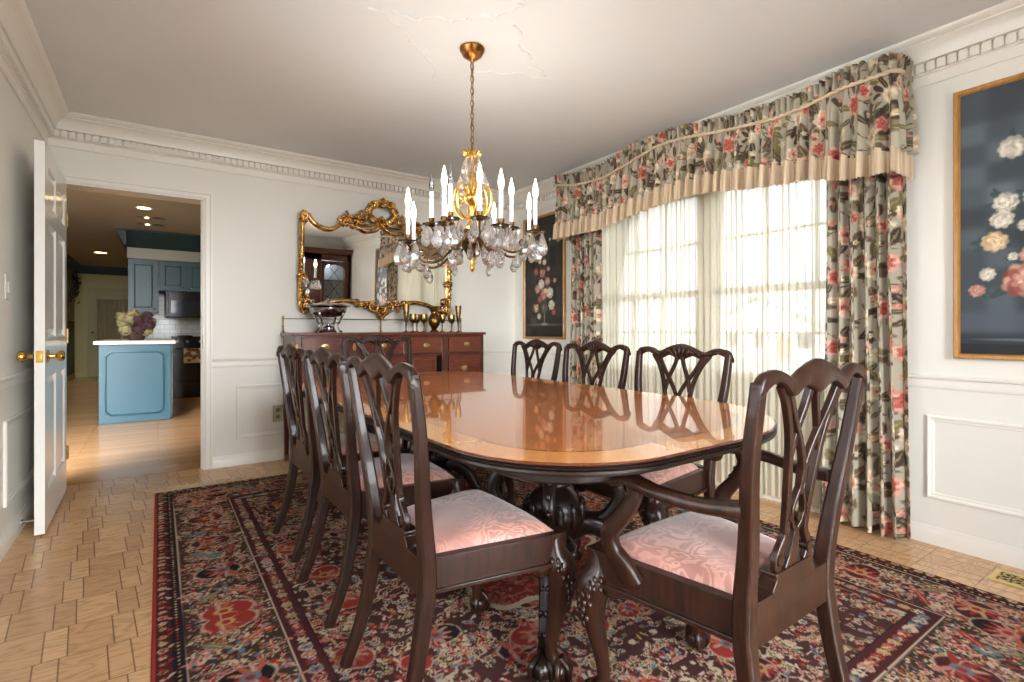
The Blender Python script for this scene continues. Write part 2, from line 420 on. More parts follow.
# --- Persian rug
RX0, RX1, RY0, RY1 = -.02, 2.69, .26, 3.94
def rug_ras():
    w, h = RX1-RX0, RY1-RY0; S = Ras(w/2, h/2, .0040, (34,22,20)); rg = np.random.default_rng(23); S.rng = rg
    cream = (176,157,134); red = (134,46,40); rust = (156,82,58); navy = (34,28,32); pink = (164,110,100); blue = (88,104,114); teal = (84,112,112); gold = (164,132,84); bur = (68,33,34); olive = (104,98,68); brown = (62,42,38)
    allc = [cream, red, rust, pink, blue, cream, gold, cream, pink, olive, brown, cream, red, pink]
    def boteh(x, y, L, Wd, a, fill):
        S.ell(x, y, L*.5, Wd*.5, a, (178,158,132), .95, .15); S.ell(x, y, L*.5-.004, Wd*.5-.0035, a, fill, 1, .2); S.ell(x-math.cos(a)*L*.12, y-math.sin(a)*L*.12, L*.16, Wd*.2, a, pick(allc), 1, .3)
    W, H = S.w, S.h
    def pick(p): return p[int(rg.integers(0, len(p)))]
    def rosette(x, y, r, pal=allc):
        S.ell(x, y, r*1.15, r*1.15, 0, pick([cream, bur, navy, brown]), 1, .15); c1 = pick(pal)
        n = int(rg.integers(5, 9))
        for i in range(n):
            a = i*6.283/n; S.ell(x+math.cos(a)*r*.6, y+math.sin(a)*r*.6, r*.42, r*.3, a, c1, 1, .3)
        S.ell(x, y, r*.42, r*.42, 0, pick(pal), 1, .3); S.ell(x, y, r*.2, r*.2, 0, pick([navy, cream, gold]), 1, .3)
    def palmette(x, y, r, rot, pal=(red, rust, pink)):
        c, s_ = math.cos(rot), math.sin(rot)
        S.ell(x, y, r*1.25, r*.95, rot, cream, 1, .1); S.ell(x, y, r*1.16, r*.86, rot, pick([navy, bur, red]), 1, .1)
        for i in range(9):
            a = rot+(i-4)*.5; S.leaf(x-c*r*.4, y-s_*r*.4, r*1.15, r*.3, a, pick(list(pal)), cream if i % 2 else None)
        S.ell(x-c*r*.2, y-s_*r*.2, r*.45, r*.36, rot, pick([gold, blue, pink]), 1, .2); S.ell(x-c*r*.2, y-s_*r*.2, r*.22, r*.2, rot, red, 1, .2)
    def spiral(x, y, r, a0, dr, c, wd=.004):
        pts = []
        for k in range(22):
            t = k/21; rr = r*(1-.8*t); a = a0+dr*t*5.2; pts.append((x+math.cos(a)*rr, y+math.sin(a)*rr))
        S.line(pts, wd, c)
        for k in range(2, 21, 3):
            px, py = pts[k]; S.leaf(px, py, .035, .014, a0+k+rg.uniform(-1, 1), pick(allc))
        rosette(pts[-1][0], pts[-1][1], .018)
    # field
    S.a[:] = np.array((62,38,36))/255
    for i in range(170): spiral(rg.uniform(.4, W), rg.uniform(.4, H), rg.uniform(.035, .085), rg.uniform(0, 6.28), 1 if rg.random() < .5 else -1, pick([cream, pink, gold, olive, cream]), .003)
    for i in range(1500):
        x, y = rg.uniform(.38, W), rg.uniform(.38, H); k = rg.random()
        if k < .30: S.leaf(x, y, rg.uniform(.02, .045), rg.uniform(.007, .013), rg.uniform(0, 6.28), pick(allc), None)
        elif k < .6: rosette(x, y, rg.uniform(.006, .014))
        else: boteh(x, y, rg.uniform(.03, .055), rg.uniform(.016, .026), rg.uniform(0, 6.28), pick([bur, navy, red, brown, olive, blue]))
    for i in range(16):
        x, y = rg.uniform(.5, W-.05), rg.uniform(.5, H-.05); palmette(x, y, rg.uniform(.045, .07), rg.uniform(0, 6.28))
    # central medallion and corner pieces
    YY, XX = np.mgrid[0:S.H, 0:S.W]; X = XX*S.res; Y = YY*S.res
    # main border band .09 .. .37
    D = np.minimum(X, Y)
    def band(a, b, c): S.a[(D >= a) & (D < b)] = np.array(c)/255
    band(0, .055, bur); band(.055, .085, navy); band(.085, .37, (58,44,38)); band(.37, .376, cream); band(.376, .45, bur); band(.45, .46, navy)
    # band motifs: draw along both sides
    def along(fn, off, step, jit=0):
        n = int((H-off)/step)
        for i in range(n+1):
            fn(off, off+i*step+step/2 if True else 0, 0, i)
        n = int((W-off)/step)
        for i in range(n+1): fn(off+i*step+step/2, off, 1, i)
    keep = S.a.copy(); fieldmask = D >= .46
    def guard(x, y, o, i): rosette(x, y, .021, [red, cream, pink, gold, rust, blue]); boteh(x+.02*o, y+.02*(1-o), .034, .02, .8 if i % 2 else -.8, pick([red, navy, brown, rust])); S.leaf(x, y, .03, .01, (0 if o else PI/2)+.4, pick([cream, pink, blue]))
    along(guard, .413, .044)
    def outer(x, y, o, i): rosette(x, y, .014, [red, pink, cream, gold]); S.leaf(x+.01*(1-o), y+.01*o, .035, .012, (0 if o else PI/2)+(.7 if i % 2 else -.7), pick([cream, red, gold, rust]))
    along(outer, .028, .042)
    def mini(x, y, o, i): S.ell(x, y, .007, .007, 0, pick([cream, red, gold]), 1, .3)
    along(mini, .07, .022)
    def inborder(x, y): return .095 < min(x, y) < .36
    n = 0
    for i in range(620):
        if rg.random() < W/(W+H): x, y = rg.uniform(.1, W), rg.uniform(.1, .36)
        else: x, y = rg.uniform(.1, .36), rg.uniform(.1, H)
        if not (.12 < min(x, y) < .34): continue
        if i % 3 == 0: spiral(x, y, .038, rg.uniform(0, 6.28), 1 if i % 2 else -1, pick([cream, gold, pink, blue]), .0025)
        elif i % 3 == 1: boteh(x, y, rg.uniform(.035, .065), rg.uniform(.018, .03), rg.uniform(0, 6.28), pick([bur, navy, red, brown, rust, olive]))
        else: rosette(x, y, rg.uniform(.009, .019))
    for i in range(3000):
        if rg.random() < W/(W+H): x, y = rg.uniform(.1, W), rg.uniform(.1, .36)
        else: x, y = rg.uniform(.1, .36), rg.uniform(.1, H)
        if .092 < min(x, y) < .364: S.ell(x, y, rg.uniform(.005, .011), rg.uniform(.0028, .005), rg.uniform(0, 6.28), pick(allc), 1, .3)
    def bp_(x, y, o, i):
        if i % 2 == 0: palmette(x, y, .074, (PI/2 if o else 0) + (PI if i % 4 else 0), (red, rust, red, pink))
        else:
            rosette(x, y, .04, [blue, teal, cream, pink, rust])
            for sg in (-1, 1): S.leaf(x, y, .13, .03, (PI/2 if not o else 0)+sg*.9+(PI if i % 4 == 1 else 0), pick([red, rust, olive, blue]), cream)
    along(bp_, .228, .185)
    S.line([(.093, H), (.093, .093), (W, .093)], .004, cream); S.line([(.366, H), (.366, .366), (W, .366)], .0025, cream)
    S.line([(.456, H), (.456, .456), (W, .456)], .004, gold)
    band(0, .012, (158,56,54))
    # medallion
    cx, cy = W, H
    ang = np.arctan2(H-Y, W-X); rad = np.sqrt(((W-X)/.42)**2+((H-Y)/.62)**2)
    lob = 1+.08*np.cos(ang*12)
    edge = (np.abs(rad-lob) < .03); S.a[edge] = np.array(cream)/255
    ins = rad < lob*.97; S.a[ins] = S.a[ins]*.45+np.array(red)/255*.55
    for _ in range(26): S.ell(W*rg.random(), H*rg.random(), .5, .05, 0, (110,80,74), .10, .9)
    full = np.concatenate([S.a, S.a[::-1]], 0); full = np.concatenate([full, full[:, ::-1]], 1)
    S.a = full; return S
def sample(L, S, U, V):
    i = np.clip((V/S.res).astype(int), 0, L.shape[0]-1); j = np.clip((U/S.res).astype(int), 0, L.shape[1]-1); return L[i, j]
# --- still-life paintings
def painting(w, h, kind, res=.004):
    bg = (46,43,37) if kind == 'a' else (66,74,80); S = Ras(w, h, res, bg); rg = np.random.default_rng(3 if kind == 'a' else 8); S.rng = rg
    S.a *= (1+.16*rg.standard_normal((S.H//24+2, S.W//24+2))).repeat(24, 0).repeat(24, 1)[:S.H, :S.W, None]
    for _ in range(20):
        S.a[1:-1, 1:-1] = (S.a[:-2, 1:-1]+S.a[2:, 1:-1]+S.a[1:-1, :-2]+S.a[1:-1, 2:])/4
    white = [(192,184,168),(212,206,190),(168,160,144)]; pink = [(180,128,112),(158,106,94),(196,150,134)]; red = [(134,68,58),(154,86,68)]; cream = [(214,190,150),(190,160,120)]
    leaf = (70,72,52) if kind == 'a' else (58,74,74)
    if kind == 'a':
        S.ell(w*.52, h*.10, w*.6, h*.012, 0, (96,92,82), .8, .4); S.a[:int(.085*h/res)] *= .8
        # glass vase
        S.ell(w*.52, h*.105, w*.10, h*.012, 0, (150,146,128), .9, .3); S.line([(w*.52, h*.11), (w*.52, h*.2)], .012, (126,122,104))
        S.ell(w*.52, h*.235, w*.10, h*.055, 0, (92,92,78), .9, .4); S.ell(w*.49, h*.245, w*.02, h*.03, 0, (170,166,148), .7, .6)
        L = [(.50,.35,.10,pink+red),(.66,.36,.095,white),(.34,.40,.075,pink),(.40,.31,.06,red),(.44,.44,.085,white),(.60,.46,.07,pink),(.30,.24,.075,red+cream),(.38,.17,.05,white),(.70,.26,.08,white),(.47,.53,.075,red+pink),(.30,.55,.06,red),(.52,.62,.05,cream),(.40,.63,.04,white),(.76,.20,.05,red),(.62,.56,.04,pink),(.48,.70,.035,white),(.55,.38,.05,cream),(.78,.46,.04,pink),(.66,.80,.03,white)]
    else:
        L = [(.30,.76,.085,white),(.60,.70,.07,pink+white),(.82,.69,.06,pink),(.26,.56,.075,white),(.42,.57,.07,white),(.52,.53,.07,white),(.24,.50,.07,white),(.20,.42,.08,cream),(.40,.36,.07,pink),(.62,.42,.11,pink+white),(.16,.30,.05,white),(.36,.27,.13,pink+red),(.60,.30,.13,white),(.10,.24,.05,pink),(.54,.24,.10,red+pink),(.80,.34,.10,white),(.36,.47,.04,white),(.48,.46,.045,white),(.30,.36,.03,white),(.72,.58,.07,white),(.88,.50,.08,red+pink),(.78,.20,.07,pink),(.50,.83,.03,white),(.70,.86,.04,white)]
        S.line([(0, h*.055), (w, h*.05)], .006, (96,108,112)); S.a[:int(.04*h/res)] *= .75
    for x, y, r, p in L:
        for k in range(5): S.leaf(x*w, y*h, r*w*rg.uniform(1.2, 2), r*w*.5, rg.uniform(0, 6.28), leaf, None)
    if kind == 'a':
        for x, y, r, p in L: S.line([(w*.52, h*.27), ((x+.52)/2*w, (y*.6+.27*.4)*h), (x*w, y*h)], .0035, leaf, .8)
    for x, y, r, p in L: S.flower(x*w, y*h, r*w*1.05, p, 9, 6, None)
    return S
# ================================================================== ROOM
XL, XR, YB, YR, H = -.60, 3.10, 4.44, -1.60, 2.44
def sbox(name, boxes, mat, bevel=0):
    b = MB()
    for q in boxes: b.box(*q)
    return struct(b.build(name, mat, bevel=bevel))
sbox('floor', [(XL-.14, XR+.14, YR-.14, YB+.06, -.08, 0)], M['parquet'])
sbox('ceiling', [(XL-.14, XR+.14, YR-.14, YB+.14, H, H+.08)], M['ceil'])
LY0, LY1, LZ0, LZ1 = -.8, 2.3, .45, 2.12      # triple window added for fill light in the left wall, outside the view
sbox('wall_left', [(XL-.14, XL, YR, LY0, 0, H), (XL-.14, XL, LY1, YB, 0, H), (XL-.14, XL, LY0, LY1, 0, LZ0), (XL-.14, XL, LY0, LY1, LZ1, H)], M['wall'])
DX0, DX1, DZ = -.53, .284, 2.012
sbox('wall_back', [(XL-.14, DX0, YB, YB+.14, 0, H), (DX1, XR+.14, YB, YB+.14, 0, H), (DX0, DX1, YB, YB+.14, DZ, H)], M['wall'])
WY0, WY1, WZ0, WZ1 = 1.10, 3.20, .72, 2.06
sbox('wall_right', [(XR, XR+.14, YR, WY0, 0, H), (XR, XR+.14, WY1, YB, 0, H), (XR, XR+.14, WY0, WY1, 0, WZ0), (XR, XR+.14, WY0, WY1, WZ1, H)], M['wall'])
# rear wall with a window added for fill light (behind the viewpoint)
QX0, QX1, QZ0, QZ1 = .10, 1.80, .12, 2.20
sbox('wall_rear', [(XL-.14, QX0, YR-.14, YR, 0, H), (QX1, XR+.14, YR-.14, YR, 0, H), (QX0, QX1, YR-.14, YR, 0, QZ0), (QX0, QX1, YR-.14, YR, QZ1, H)], M['wall'])
# crown moulding with dentils ------------------------------------------
PROF = [(0, 2.236), (.010, 2.236), (.012, 2.284), (.022, 2.288), (.022, 2.336), (.056, 2.338), (.058, 2.350), (.062, 2.362), (.070, 2.380), (.083, 2.396), (.098, 2.404), (.102, 2.406), (.102, 2.413), (.112, 2.416), (.124, 2.424), (.130, 2.432), (.130, H), (0, H)]
def crown(name, wall):
    b = MB(); L = []
    if wall == 'right': e = lambda d, z, k: (XR-d, (YR+d, YB-d)[k], z)
    elif wall == 'left': e = lambda d, z, k: (XL+d, (YR+d, YB-d)[k], z)
    elif wall == 'back': e = lambda d, z, k: ((XL+d, XR-d)[k], YB-d, z)
    else: e = lambda d, z, k: ((XL+d, XR-d)[k], YR+d, z)
    for k in (0, 1): L.append([e(d, z, k) for d, z in PROF])
    b.loops(L)
    lo, hi = (YR, YB) if wall in ('left', 'right') else (XL, XR)
    q = lo+.055
    while q < hi-.055:
        a0, a1 = q-.0155, q+.0155
        if wall == 'right': b.box(XR-.044, XR-.02, a0, a1, 2.292, 2.334)
        elif wall == 'left': b.box(XL+.02, XL+.046, a0, a1, 2.292, 2.334)
        elif wall == 'back': b.box(a0, a1, YB-.050, YB-.02, 2.292, 2.334)
        else: b.box(a0, a1, YR+.02, YR+.038, 2.292, 2.334)
        q += .0405
    return struct(b.build(name, M['trim'], smooth=.5))
for i, w in enumerate(('back', 'right', 'left', 'rear')): crown('trim_%d' % (i+1), w)
# baseboards, chair rails, panel mouldings -------------------------------
BP = [(0,0),(.016,0),(.016,.055),(.013,.062),(.008,.075),(.006,.085),(0,.085)]
CP = [(0,.755),(.008,.757),(.012,.768),(.010,.782),(.012,.800),(.022,.806),(.024,.816),(.018,.822),(0,.824)]
def run(b, wall, lo, hi, prof):
    if wall == 'right': f = lambda d, z, q: (XR-d, q, z)
    elif wall == 'left': f = lambda d, z, q: (XL+d, q, z)
    elif wall == 'back': f = lambda d, z, q: (q, YB-d, z)
    else: f = lambda d, z, q: (q, YR+d, z)
    b.loops([[f(d, z, q) for d, z in prof] for q in (lo, hi)])
for wall, spans, rails in (('back', [(DX1+.048, XR)], None), ('right', [(YR, YB)], [(YR, WY0-.07), (WY1+.07, YB)]), ('left', [(YR, YB)], [(YR, LY0-.07), (LY1+.07, YB)]), ('rear', [(XL, XR)], [(XL, QX0-.07), (QX1+.07, XR)])):
    b = MB()
    for lo, hi in spans: run(b, wall, lo, hi, BP)
    struct(b.build('baseboard_'+wall, M['trim'], smooth=.5))
    b = MB()
    for lo, hi in (rails or spans): run(b, wall, lo, hi, CP)
    struct(b.build('trim_'+{'back': '5', 'right': '6', 'left': '7', 'rear': '8'}[wall], M['trim'], smooth=.5))
PF = [(0, 0), (0, .010), (.006, .014), (.013, .012), (.018, .007), (.026, .006), (.030, .003), (.030, 0)]
def panels(name, wall, spans, z0, z1):
    b = MB()
    for lo, hi in spans:
        if wall == 'right': b.frame((XR, hi, z0), (0,-1,0), (0,0,1), hi-lo, z1-z0, PF)
        elif wall == 'left': b.frame((XL, lo, z0), (0,1,0), (0,0,1), hi-lo, z1-z0, PF)
        elif wall == 'back': b.frame((lo, YB, z0), (1,0,0), (0,0,1), hi-lo, z1-z0, PF)
    # normals of the frames face into the room
    return struct(b.build(name, M['trim'], smooth=.5))
panels('trim_9', 'back', [(.488, 1.52), (1.66, 2.9)], .203, .612)
panels('trim_10', 'right', [(-1.3, -.2), (-.06, .913), (3.42, 4.3)], .222, .626)
panels('trim_11', 'left', [(-1.5, -.95), (2.46, 3.2), (3.33, 4.28)], .205, .61)
# door casing --------------------------------------------------------------
b = MB(); cp = [(-.004, 0), (-.004, .012), (.006, .018), (.030, .016), (.036, .022), (.046, .022), (.048, 0)]
for q in ((DX1, 0, 1), (DX0, 0, -1)):
    b.loops([[(q[0]+q[2]*d, YB-e, z0+(d if z0 else 0)) for d, e in cp] for z0 in (0, DZ)])
b.loops([[(x+(d if x > 0 else -d), YB-e, DZ+d) for d, e in cp] for x in (DX0, DX1)])
b.box(DX0-.004, DX0+.012, YB-.012, YB+.152, 0, DZ); b.box(DX1-.012, DX1+.004, YB-.012, YB+.152, 0, DZ); b.box(DX0, DX1, YB-.012, YB+.152, DZ-.012, DZ+.004)
b.box(DX1-.024, DX1-.012, YB+.03, YB+.06, 0, DZ-.012); b.box(DX0+.012, DX0+.024, YB+.03, YB+.06, 0, DZ-.012)
struct(b.build('trim_12', M['trim'], smooth=.5))
b = MB(); b.box(DX1-.0135, DX1-.012, YB-.002, YB+.026, .90, 1.0); b.box(DX1-.0145, DX1-.0135, YB+.004, YB+.018, .935, .968)
tag(b.build('strike_plate', M['bronze']), 'small dark latch plate let into the right jamb of the kitchen doorway', 'strike plate')
# door -----------------------------------------------------------------------
dx0, dx1, dy0, dy1, dz0, dz1 = -.514, -.474, 3.463, 4.345, .012, 1.992
def door_leaf():
    b = MB(); st = .10; mid = .085
    yA, yB_ = dy0+st, dy1-st; ym = (dy0+dy1)/2
    rows = [(.21, .80), (1.0, 1.60), (1.69, 1.89)]
    b.box(dx0, dx1, dy0, yA, dz0, dz1); b.box(dx0, dx1, yB_, dy1, dz0, dz1)
    zs = [dz0]+[q for r in rows for q in r]+[dz1]
    for i in range(0, len(zs), 2): b.box(dx0, dx1, yA, yB_, zs[i], zs[i+1])
    for lo, hi in rows:
        b.box(dx0, dx1, ym-mid/2, ym+mid/2, lo, hi)
        for y0, y1 in ((yA, ym-mid/2), (ym+mid/2, yB_)):
            pr_ = [(0, 0), (.006, -.004), (.014, -.012), (.024, -.014), (.045, -.005), (.05, -.005)]
            b.frame((dx1, y0, lo), (0,1,0), (0,0,1), y1-y0, hi-lo, pr_)
            b.box(dx0+.006, dx1-.006, y0+.049, y1-.049, lo+.049, hi-.049)
            b.frame((dx0, y1, lo), (0,-1,0), (0,0,1), y1-y0, hi-lo, pr_)
            b.box(dx0+.014, dx1-.014, y0, y1, lo, hi)
    return b
dr = struct(door_leaf().build('door_1', M['door'], smooth=.3)); dr['category'] = 'door'; dr['label'] = 'white glossy six-panel door standing open against the left wall'
KN = [(0,.0),(.032,.0),(.034,.004),(.030,.008),(.013,.012),(.010,.03),(.013,.036),(.024,.042),(.029,.052),(.028,.062),(.020,.070),(.0,.073)]
for sgn, x in ((1, dx1), (-1, dx0)):
    b = MB(); b.lathe([(r, z*sgn) for r, z in KN], 20, (x, dy0+.062, .905), 'x'); b.build('door_knob', M['brass_bright'], dr)
b = MB(); b.box((dx0+dx1)/2-.014, (dx0+dx1)/2+.014, dy0-.0015, dy0+.002, .875, .935); b.box((dx0+dx1)/2-.007, (dx0+dx1)/2+.007, dy0-.009, dy0, .893, .917)
b.build('latch_plate', M['brass_bright'], dr)
b = MB()
for z in (.25, 1.0, 1.75): b.lathe([(.006,-.045),(.006,.045)], 10, (dx1+.005, dy1+.004, z))
b.build('hinge', M['brass'], dr)
rot_ = Matrix.Rotation(math.radians(1.05), 4, 'Z'); pv = Vector((-.51, 4.345, 0)); dr.rotation_euler = (0, 0, math.radians(1.05)); dr.location = pv-rot_ @ pv+Vector((-.014, 0, 0))
# door stop on baseboard, light switch, outlet, register -------------------------
b = MB(); b.tube([(XL+.016, 3.62, .045), (XL+.075, 3.62, .045)], .006, 8); b.lathe([(.014,0),(.014,.006),(.007,.008)], 12, (XL+.016, 3.62, .045), 'x'); b.lathe([(.010,.055),(.010,.068),(0,.07)], 12, (XL+.016, 3.62, .045), 'x')
tag(b.build('door_stop', M['steel']), 'small metal door stop on the left baseboard behind the open door', 'door stop')
sw = thing('light_switch', 'white light switch plate on the left wall before the open door', 'light switch', (XL, 3.39, 1.245))
b = MB(); b.box(0, .006, -.038, .038, -.06, .06); b.build('switch_plate', plain('switch_plastic', (226,222,212), .35), sw, bevel=.003)
b = MB(); b.box(.006, .012, -.014, .014, -.028, .028); b.build('switch_rocker', plain('switch_rocker', (240,238,232), .3), sw, bevel=.003)
ot = thing('wall_outlet', 'tarnished brass outlet plate low on the back wall beside the sideboard', 'outlet', (.785, YB, .372))
b = MB(); b.box(-.037, .037, -.007, 0, -.066, .066); b.build('outlet_plate', metal('outlet_brass', (168,156,118), .4), ot, bevel=.003)
for z in (-.028, .028):
    b = MB(); b.lathe([(.017, 0), (.017, -.009), (.0, -.0095)], 16, (0, 0, z), 'y'); b.build('socket', plain('socket_plastic', (96,84,62), .4), ot)
vt = thing('floor_register', 'ornate brass floor register by the right baseboard', 'floor register', (2.925, .47, 0))
b = MB(); b.frame((-.075, -.165, 0), (1,0,0), (0,1,0), .15, .33, [(0,0),(0,.004),(.018,.006),(.020,.002)]); b.build('register_frame', metal('register_brass', (226,206,146), .4), vt)
b = MB(); b.box(-.057, .057, -.147, .147, .0005, .0015); b.build('duct_shade', M['black'], vt)  # black sheet painted in for the shade down the duct
b = MB()
for i in range(7):
    y = -.126+i*.042
    b.tube([(math.cos(a)*.016*(1 if k % 2 else .8), y+math.sin(a)*.017, .003) for k, a in enumerate(np.linspace(0, 6.28, 17)[:-1])], .0026, 6, closed=True)
    for sx in (-1, 1):
        b.tube(bez([(sx*.018, y-.012, .003), (sx*.034, y-.02, .003), (sx*.045, y, .003), (sx*.034, y+.012, .003), (sx*.022, y, .003)], 10), .0024, 6); b.tube([(sx*.045, y, .003), (sx*.058, y+.01, .003)], .0022, 6)
b.build('scroll_grille', metal('grille_brass', (214,190,126), .35), vt)
# ceiling medallion in low plaster relief -------------------------------------------
b = MB()
A1 = [(.744,2.19),(.79,2.176),(.829,2.158),(.882,2.143),(.957,2.15),(.979,2.116),(1.034,2.074),(1.086,2.077),(1.101,2.044),(1.146,2.019),(1.154,1.987),(1.194,1.945),(1.235,1.935),(1.238,1.888),(1.265,1.848),(1.272,1.801),(1.297,1.788)]
A2 = [(1.338,1.934),(1.387,1.953),(1.437,2.008),(1.45,2.052),(1.499,2.088),(1.542,2.093),(1.588,2.129)]
A3 = [(1.611,2.198),(1.693,2.183),(1.75,2.228),(1.802,2.209)]
A4 = [(.965,2.269),(.992,2.302),(1.029,2.356),(1.085,2.374),(1.16,2.44),(1.232,2.518),(1.251,2.589)]
cx_, cy_ = 1.284, 2.21
for A, r in ((A1, .0115), (A2, .010), (A3, .010), (A4, .007)):
    P = bez([(x, y, H) for x, y in A], len(A)*4)
    rr = [r*(.55+.45*math.sin(k*.75)**2) for k in range(len(P))]
    b.tube(P, rr, 8, flat=(1, .8), up=(1,0,0))
    P2 = [(2*cx_-p.x, 2*cy_-p.y, H) for p in P]; b.tube(P2, [q*.5 for q in rr], 8, flat=(1, .55), up=(1,0,0))
    for k in range(2, len(P)-2, 5):
        for Q in (P, P2):
            p = Vector(Q[k]); b.ell((p.x, p.y, H), (.014, .009, .005) if Q is P else (.007, .005, .003), Matrix.Rotation(k*.9, 3, 'Z'), 8, 5)
struct(b.build('trim_13', M['ceil'], smooth=1.2))
# window 1 ----------------------------------------------------------------------------
def window(name, x, axis, lo, hi, z0, z1, units, sgn):
    """double-hung units; axis 'y' = the window runs along Y at wall plane x"""
    w = struct(empty(name))
    def bx(b, a0, a1, d0, d1, c0, c1):
        d0, d1 = sorted((x+sgn*d0, x+sgn*d1))
        if axis == 'y': b.box(d0, d1, a0, a1, c0, c1)
        else: b.box(a0, a1, d0, d1, c0, c1)
    b = MB(); cw = .07
    bx(b, lo-cw, lo, -.018, .0, z0-.0, z1); bx(b, hi, hi+cw, -.018, 0, z0, z1); bx(b, lo-cw, hi+cw, -.02, 0, z1, z1+cw)
    bx(b, lo, lo+.02, 0, .13, z0, z1); bx(b, hi-.02, hi, 0, .13, z0, z1); bx(b, lo, hi, 0, .13, z1-.02, z1); bx(b, lo-cw-.02, hi+cw+.02, -.024, .134, z0-.03, z0+.004)
    W = (hi-lo)/units
    for u in range(1, units): bx(b, lo+u*W-.05, lo+u*W+.05, .0, .12, z0, z1-.02)
    b.build('window_frame', M['trim'], w, bevel=.002)
    for u in range(units):
        a0 = lo+u*W+(.05 if u else .02); a1 = lo+(u+1)*W-(.05 if u < units-1 else .02); zm = (z0+z1)/2-.09
        for k, (c0, c1, d) in enumerate(((z0, zm+.022, .03), (zm-.022, z1-.02, .065))):
            b = MB(); s = .04
            bx(b, a0, a0+s, d, d+.03, c0, c1); bx(b, a1-s, a1, d, d+.03, c0, c1); bx(b, a0, a1, d, d+.03, c0, c0+.044); bx(b, a0, a1, d, d+.03, c1-.044, c1)
            for m in (1, 2):
                q = a0+s+(a1-a0-2*s)*m/3; bx(b, q-.008, q+.008, d+.006, d+.024, c0, c1)
            bx(b, a0, a1, d+.006, d+.024, (c0+c1)/2-.008, (c0+c1)/2+.008)
            sash = b.build('sash', M['trim'], w, bevel=.002)
            b = MB(); bx(b, a0+s, a1-s, d+.013, d+.017, c0+.044, c1-.044); b.build('pane', M['pane'], sash, smooth=0)
    return w
window('window_1', XR, 'y', WY0, WY1, WZ0, WZ1, 2, 1)
window('added_window_left', XL, 'y', LY0, LY1, LZ0, LZ1, 3, -1)
window('added_window_rear', YR, 'x', QX0, QX1, QZ0, QZ1, 2, -1)
# ================================================================== KITCHEN beyond the doorway
KX0, KX1, KY1 = -1.50, 2.2, 14.5
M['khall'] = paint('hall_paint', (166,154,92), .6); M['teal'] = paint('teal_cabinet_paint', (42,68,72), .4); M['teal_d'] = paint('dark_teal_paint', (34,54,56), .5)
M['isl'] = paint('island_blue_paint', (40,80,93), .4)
sbox('floor_kitchen', [(KX0-.1, KX1+.1, YB+.06, KY1+.1, -.08, -.001)], M['plank'])
sbox('ceiling_kitchen', [(KX0-.1, KX1+.1, YB+.14, KY1+.1, H, H+.08)], paint('kitchen_ceiling_paint', (166,152,132), .7))
sbox('wall_kitchen_left', [(KX0-.1, KX0, YB+.14, KY1, 0, H)], M['khall'])
sbox('wall_kitchen_far', [(KX0-.1, KX1+.1, KY1, KY1+.1, 0, H)], M['khall'])
sbox('wall_kitchen_right', [(KX1, KX1+.1, YB+.14, KY1, 0, H)], M['khall'])
# tiled kitchen wall behind the stove
t = NT('white_wall_tile'); br = t.n('ShaderNodeTexBrick', Scale=1.0, Mortar__Size=.003, Brick__Width=.15, Row__Height=.075, _offset=.5)
sp = t.n('ShaderNodeSeparateXYZ'); tc = t.n('ShaderNodeTexCoord'); cb = t.n('ShaderNodeCombineXYZ'); t.l(tc.outputs['Object'], sp.inputs[0]); t.l(sp.outputs[0], cb.inputs[0]); t.l(sp.outputs[2], cb.inputs[1]); t.l(cb.outputs[0], br.inputs[0])
br.inputs[1].default_value = lin((206,208,204)); br.inputs[2].default_value = lin((196,200,196)); br.inputs[3].default_value = lin((150,150,144)); t.pr(br.outputs[0], .12, nrm=t.bump(br.outputs[1], .3, .003)); M['tile'] = t.m
sbox('wall_kitchen_tiled', [(-.372, KX1, 9.86, 10.0, 0, H)], M['tile'])
# hall crown, base, border, bulkhead
b = MB()
for p0, p1, ax in (((KX0, YB+.2), (KX0, KY1), 'y'),):
    b.loops([[(KX0, y, 2.26), (KX0+.02, y, 2.26), (KX0+.12, y, 2.42), (KX0+.12, y, H), (KX0, y, H)] for y in (YB+.14, KY1)])
b.loops([[(x, KY1, 2.26), (x, KY1-.02, 2.26), (x, KY1-.12, 2.42), (x, KY1-.12, H), (x, KY1, H)] for x in (KX0, -.3)])
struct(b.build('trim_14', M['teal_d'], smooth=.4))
b = MB(); b.box(KX0, KX0+.015, YB+.14, KY1, 0, .11); b.box(KX0, -.3, KY1-.015, KY1, 0, .11); struct(b.build('baseboard_hall', paint('hall_trim', (170,158,104), .5)))
b = MB(); b.box(KX0, KX0+.004, YB+.14, KY1, 1.0, 1.22); struct(b.build('trim_15', wood('wallpaper_border', (60,40,24), (120,88,52), .7, 0)))
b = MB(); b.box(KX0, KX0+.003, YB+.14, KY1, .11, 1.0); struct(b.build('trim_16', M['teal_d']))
b = MB(); b.box(-.372, KX1, 9.1, 9.86, 2.06, H); struct(b.build('beam_soffit', paint('soffit_paint', (156,152,138), .6)))
b = MB(); b.loops([[(x0, 9.1-d, z) for x0, d, z in ((x-0*k, 0, 2.215), (x, .02, 2.215), (x-(.0 if k else .11), .25, 2.42), (x-(.0 if k else .11), .25, H), (x, 0, H))] for k, x in ((0, -.38), (1, KX1))])
b.loops([[(-.372, y, 2.215), (-.392, y, 2.215), (-.49, y, 2.42), (-.49, y, H), (-.372, y, H)] for y in (8.86, 9.95)])
struct(b.build('trim_17', M['teal_d'], smooth=.4))
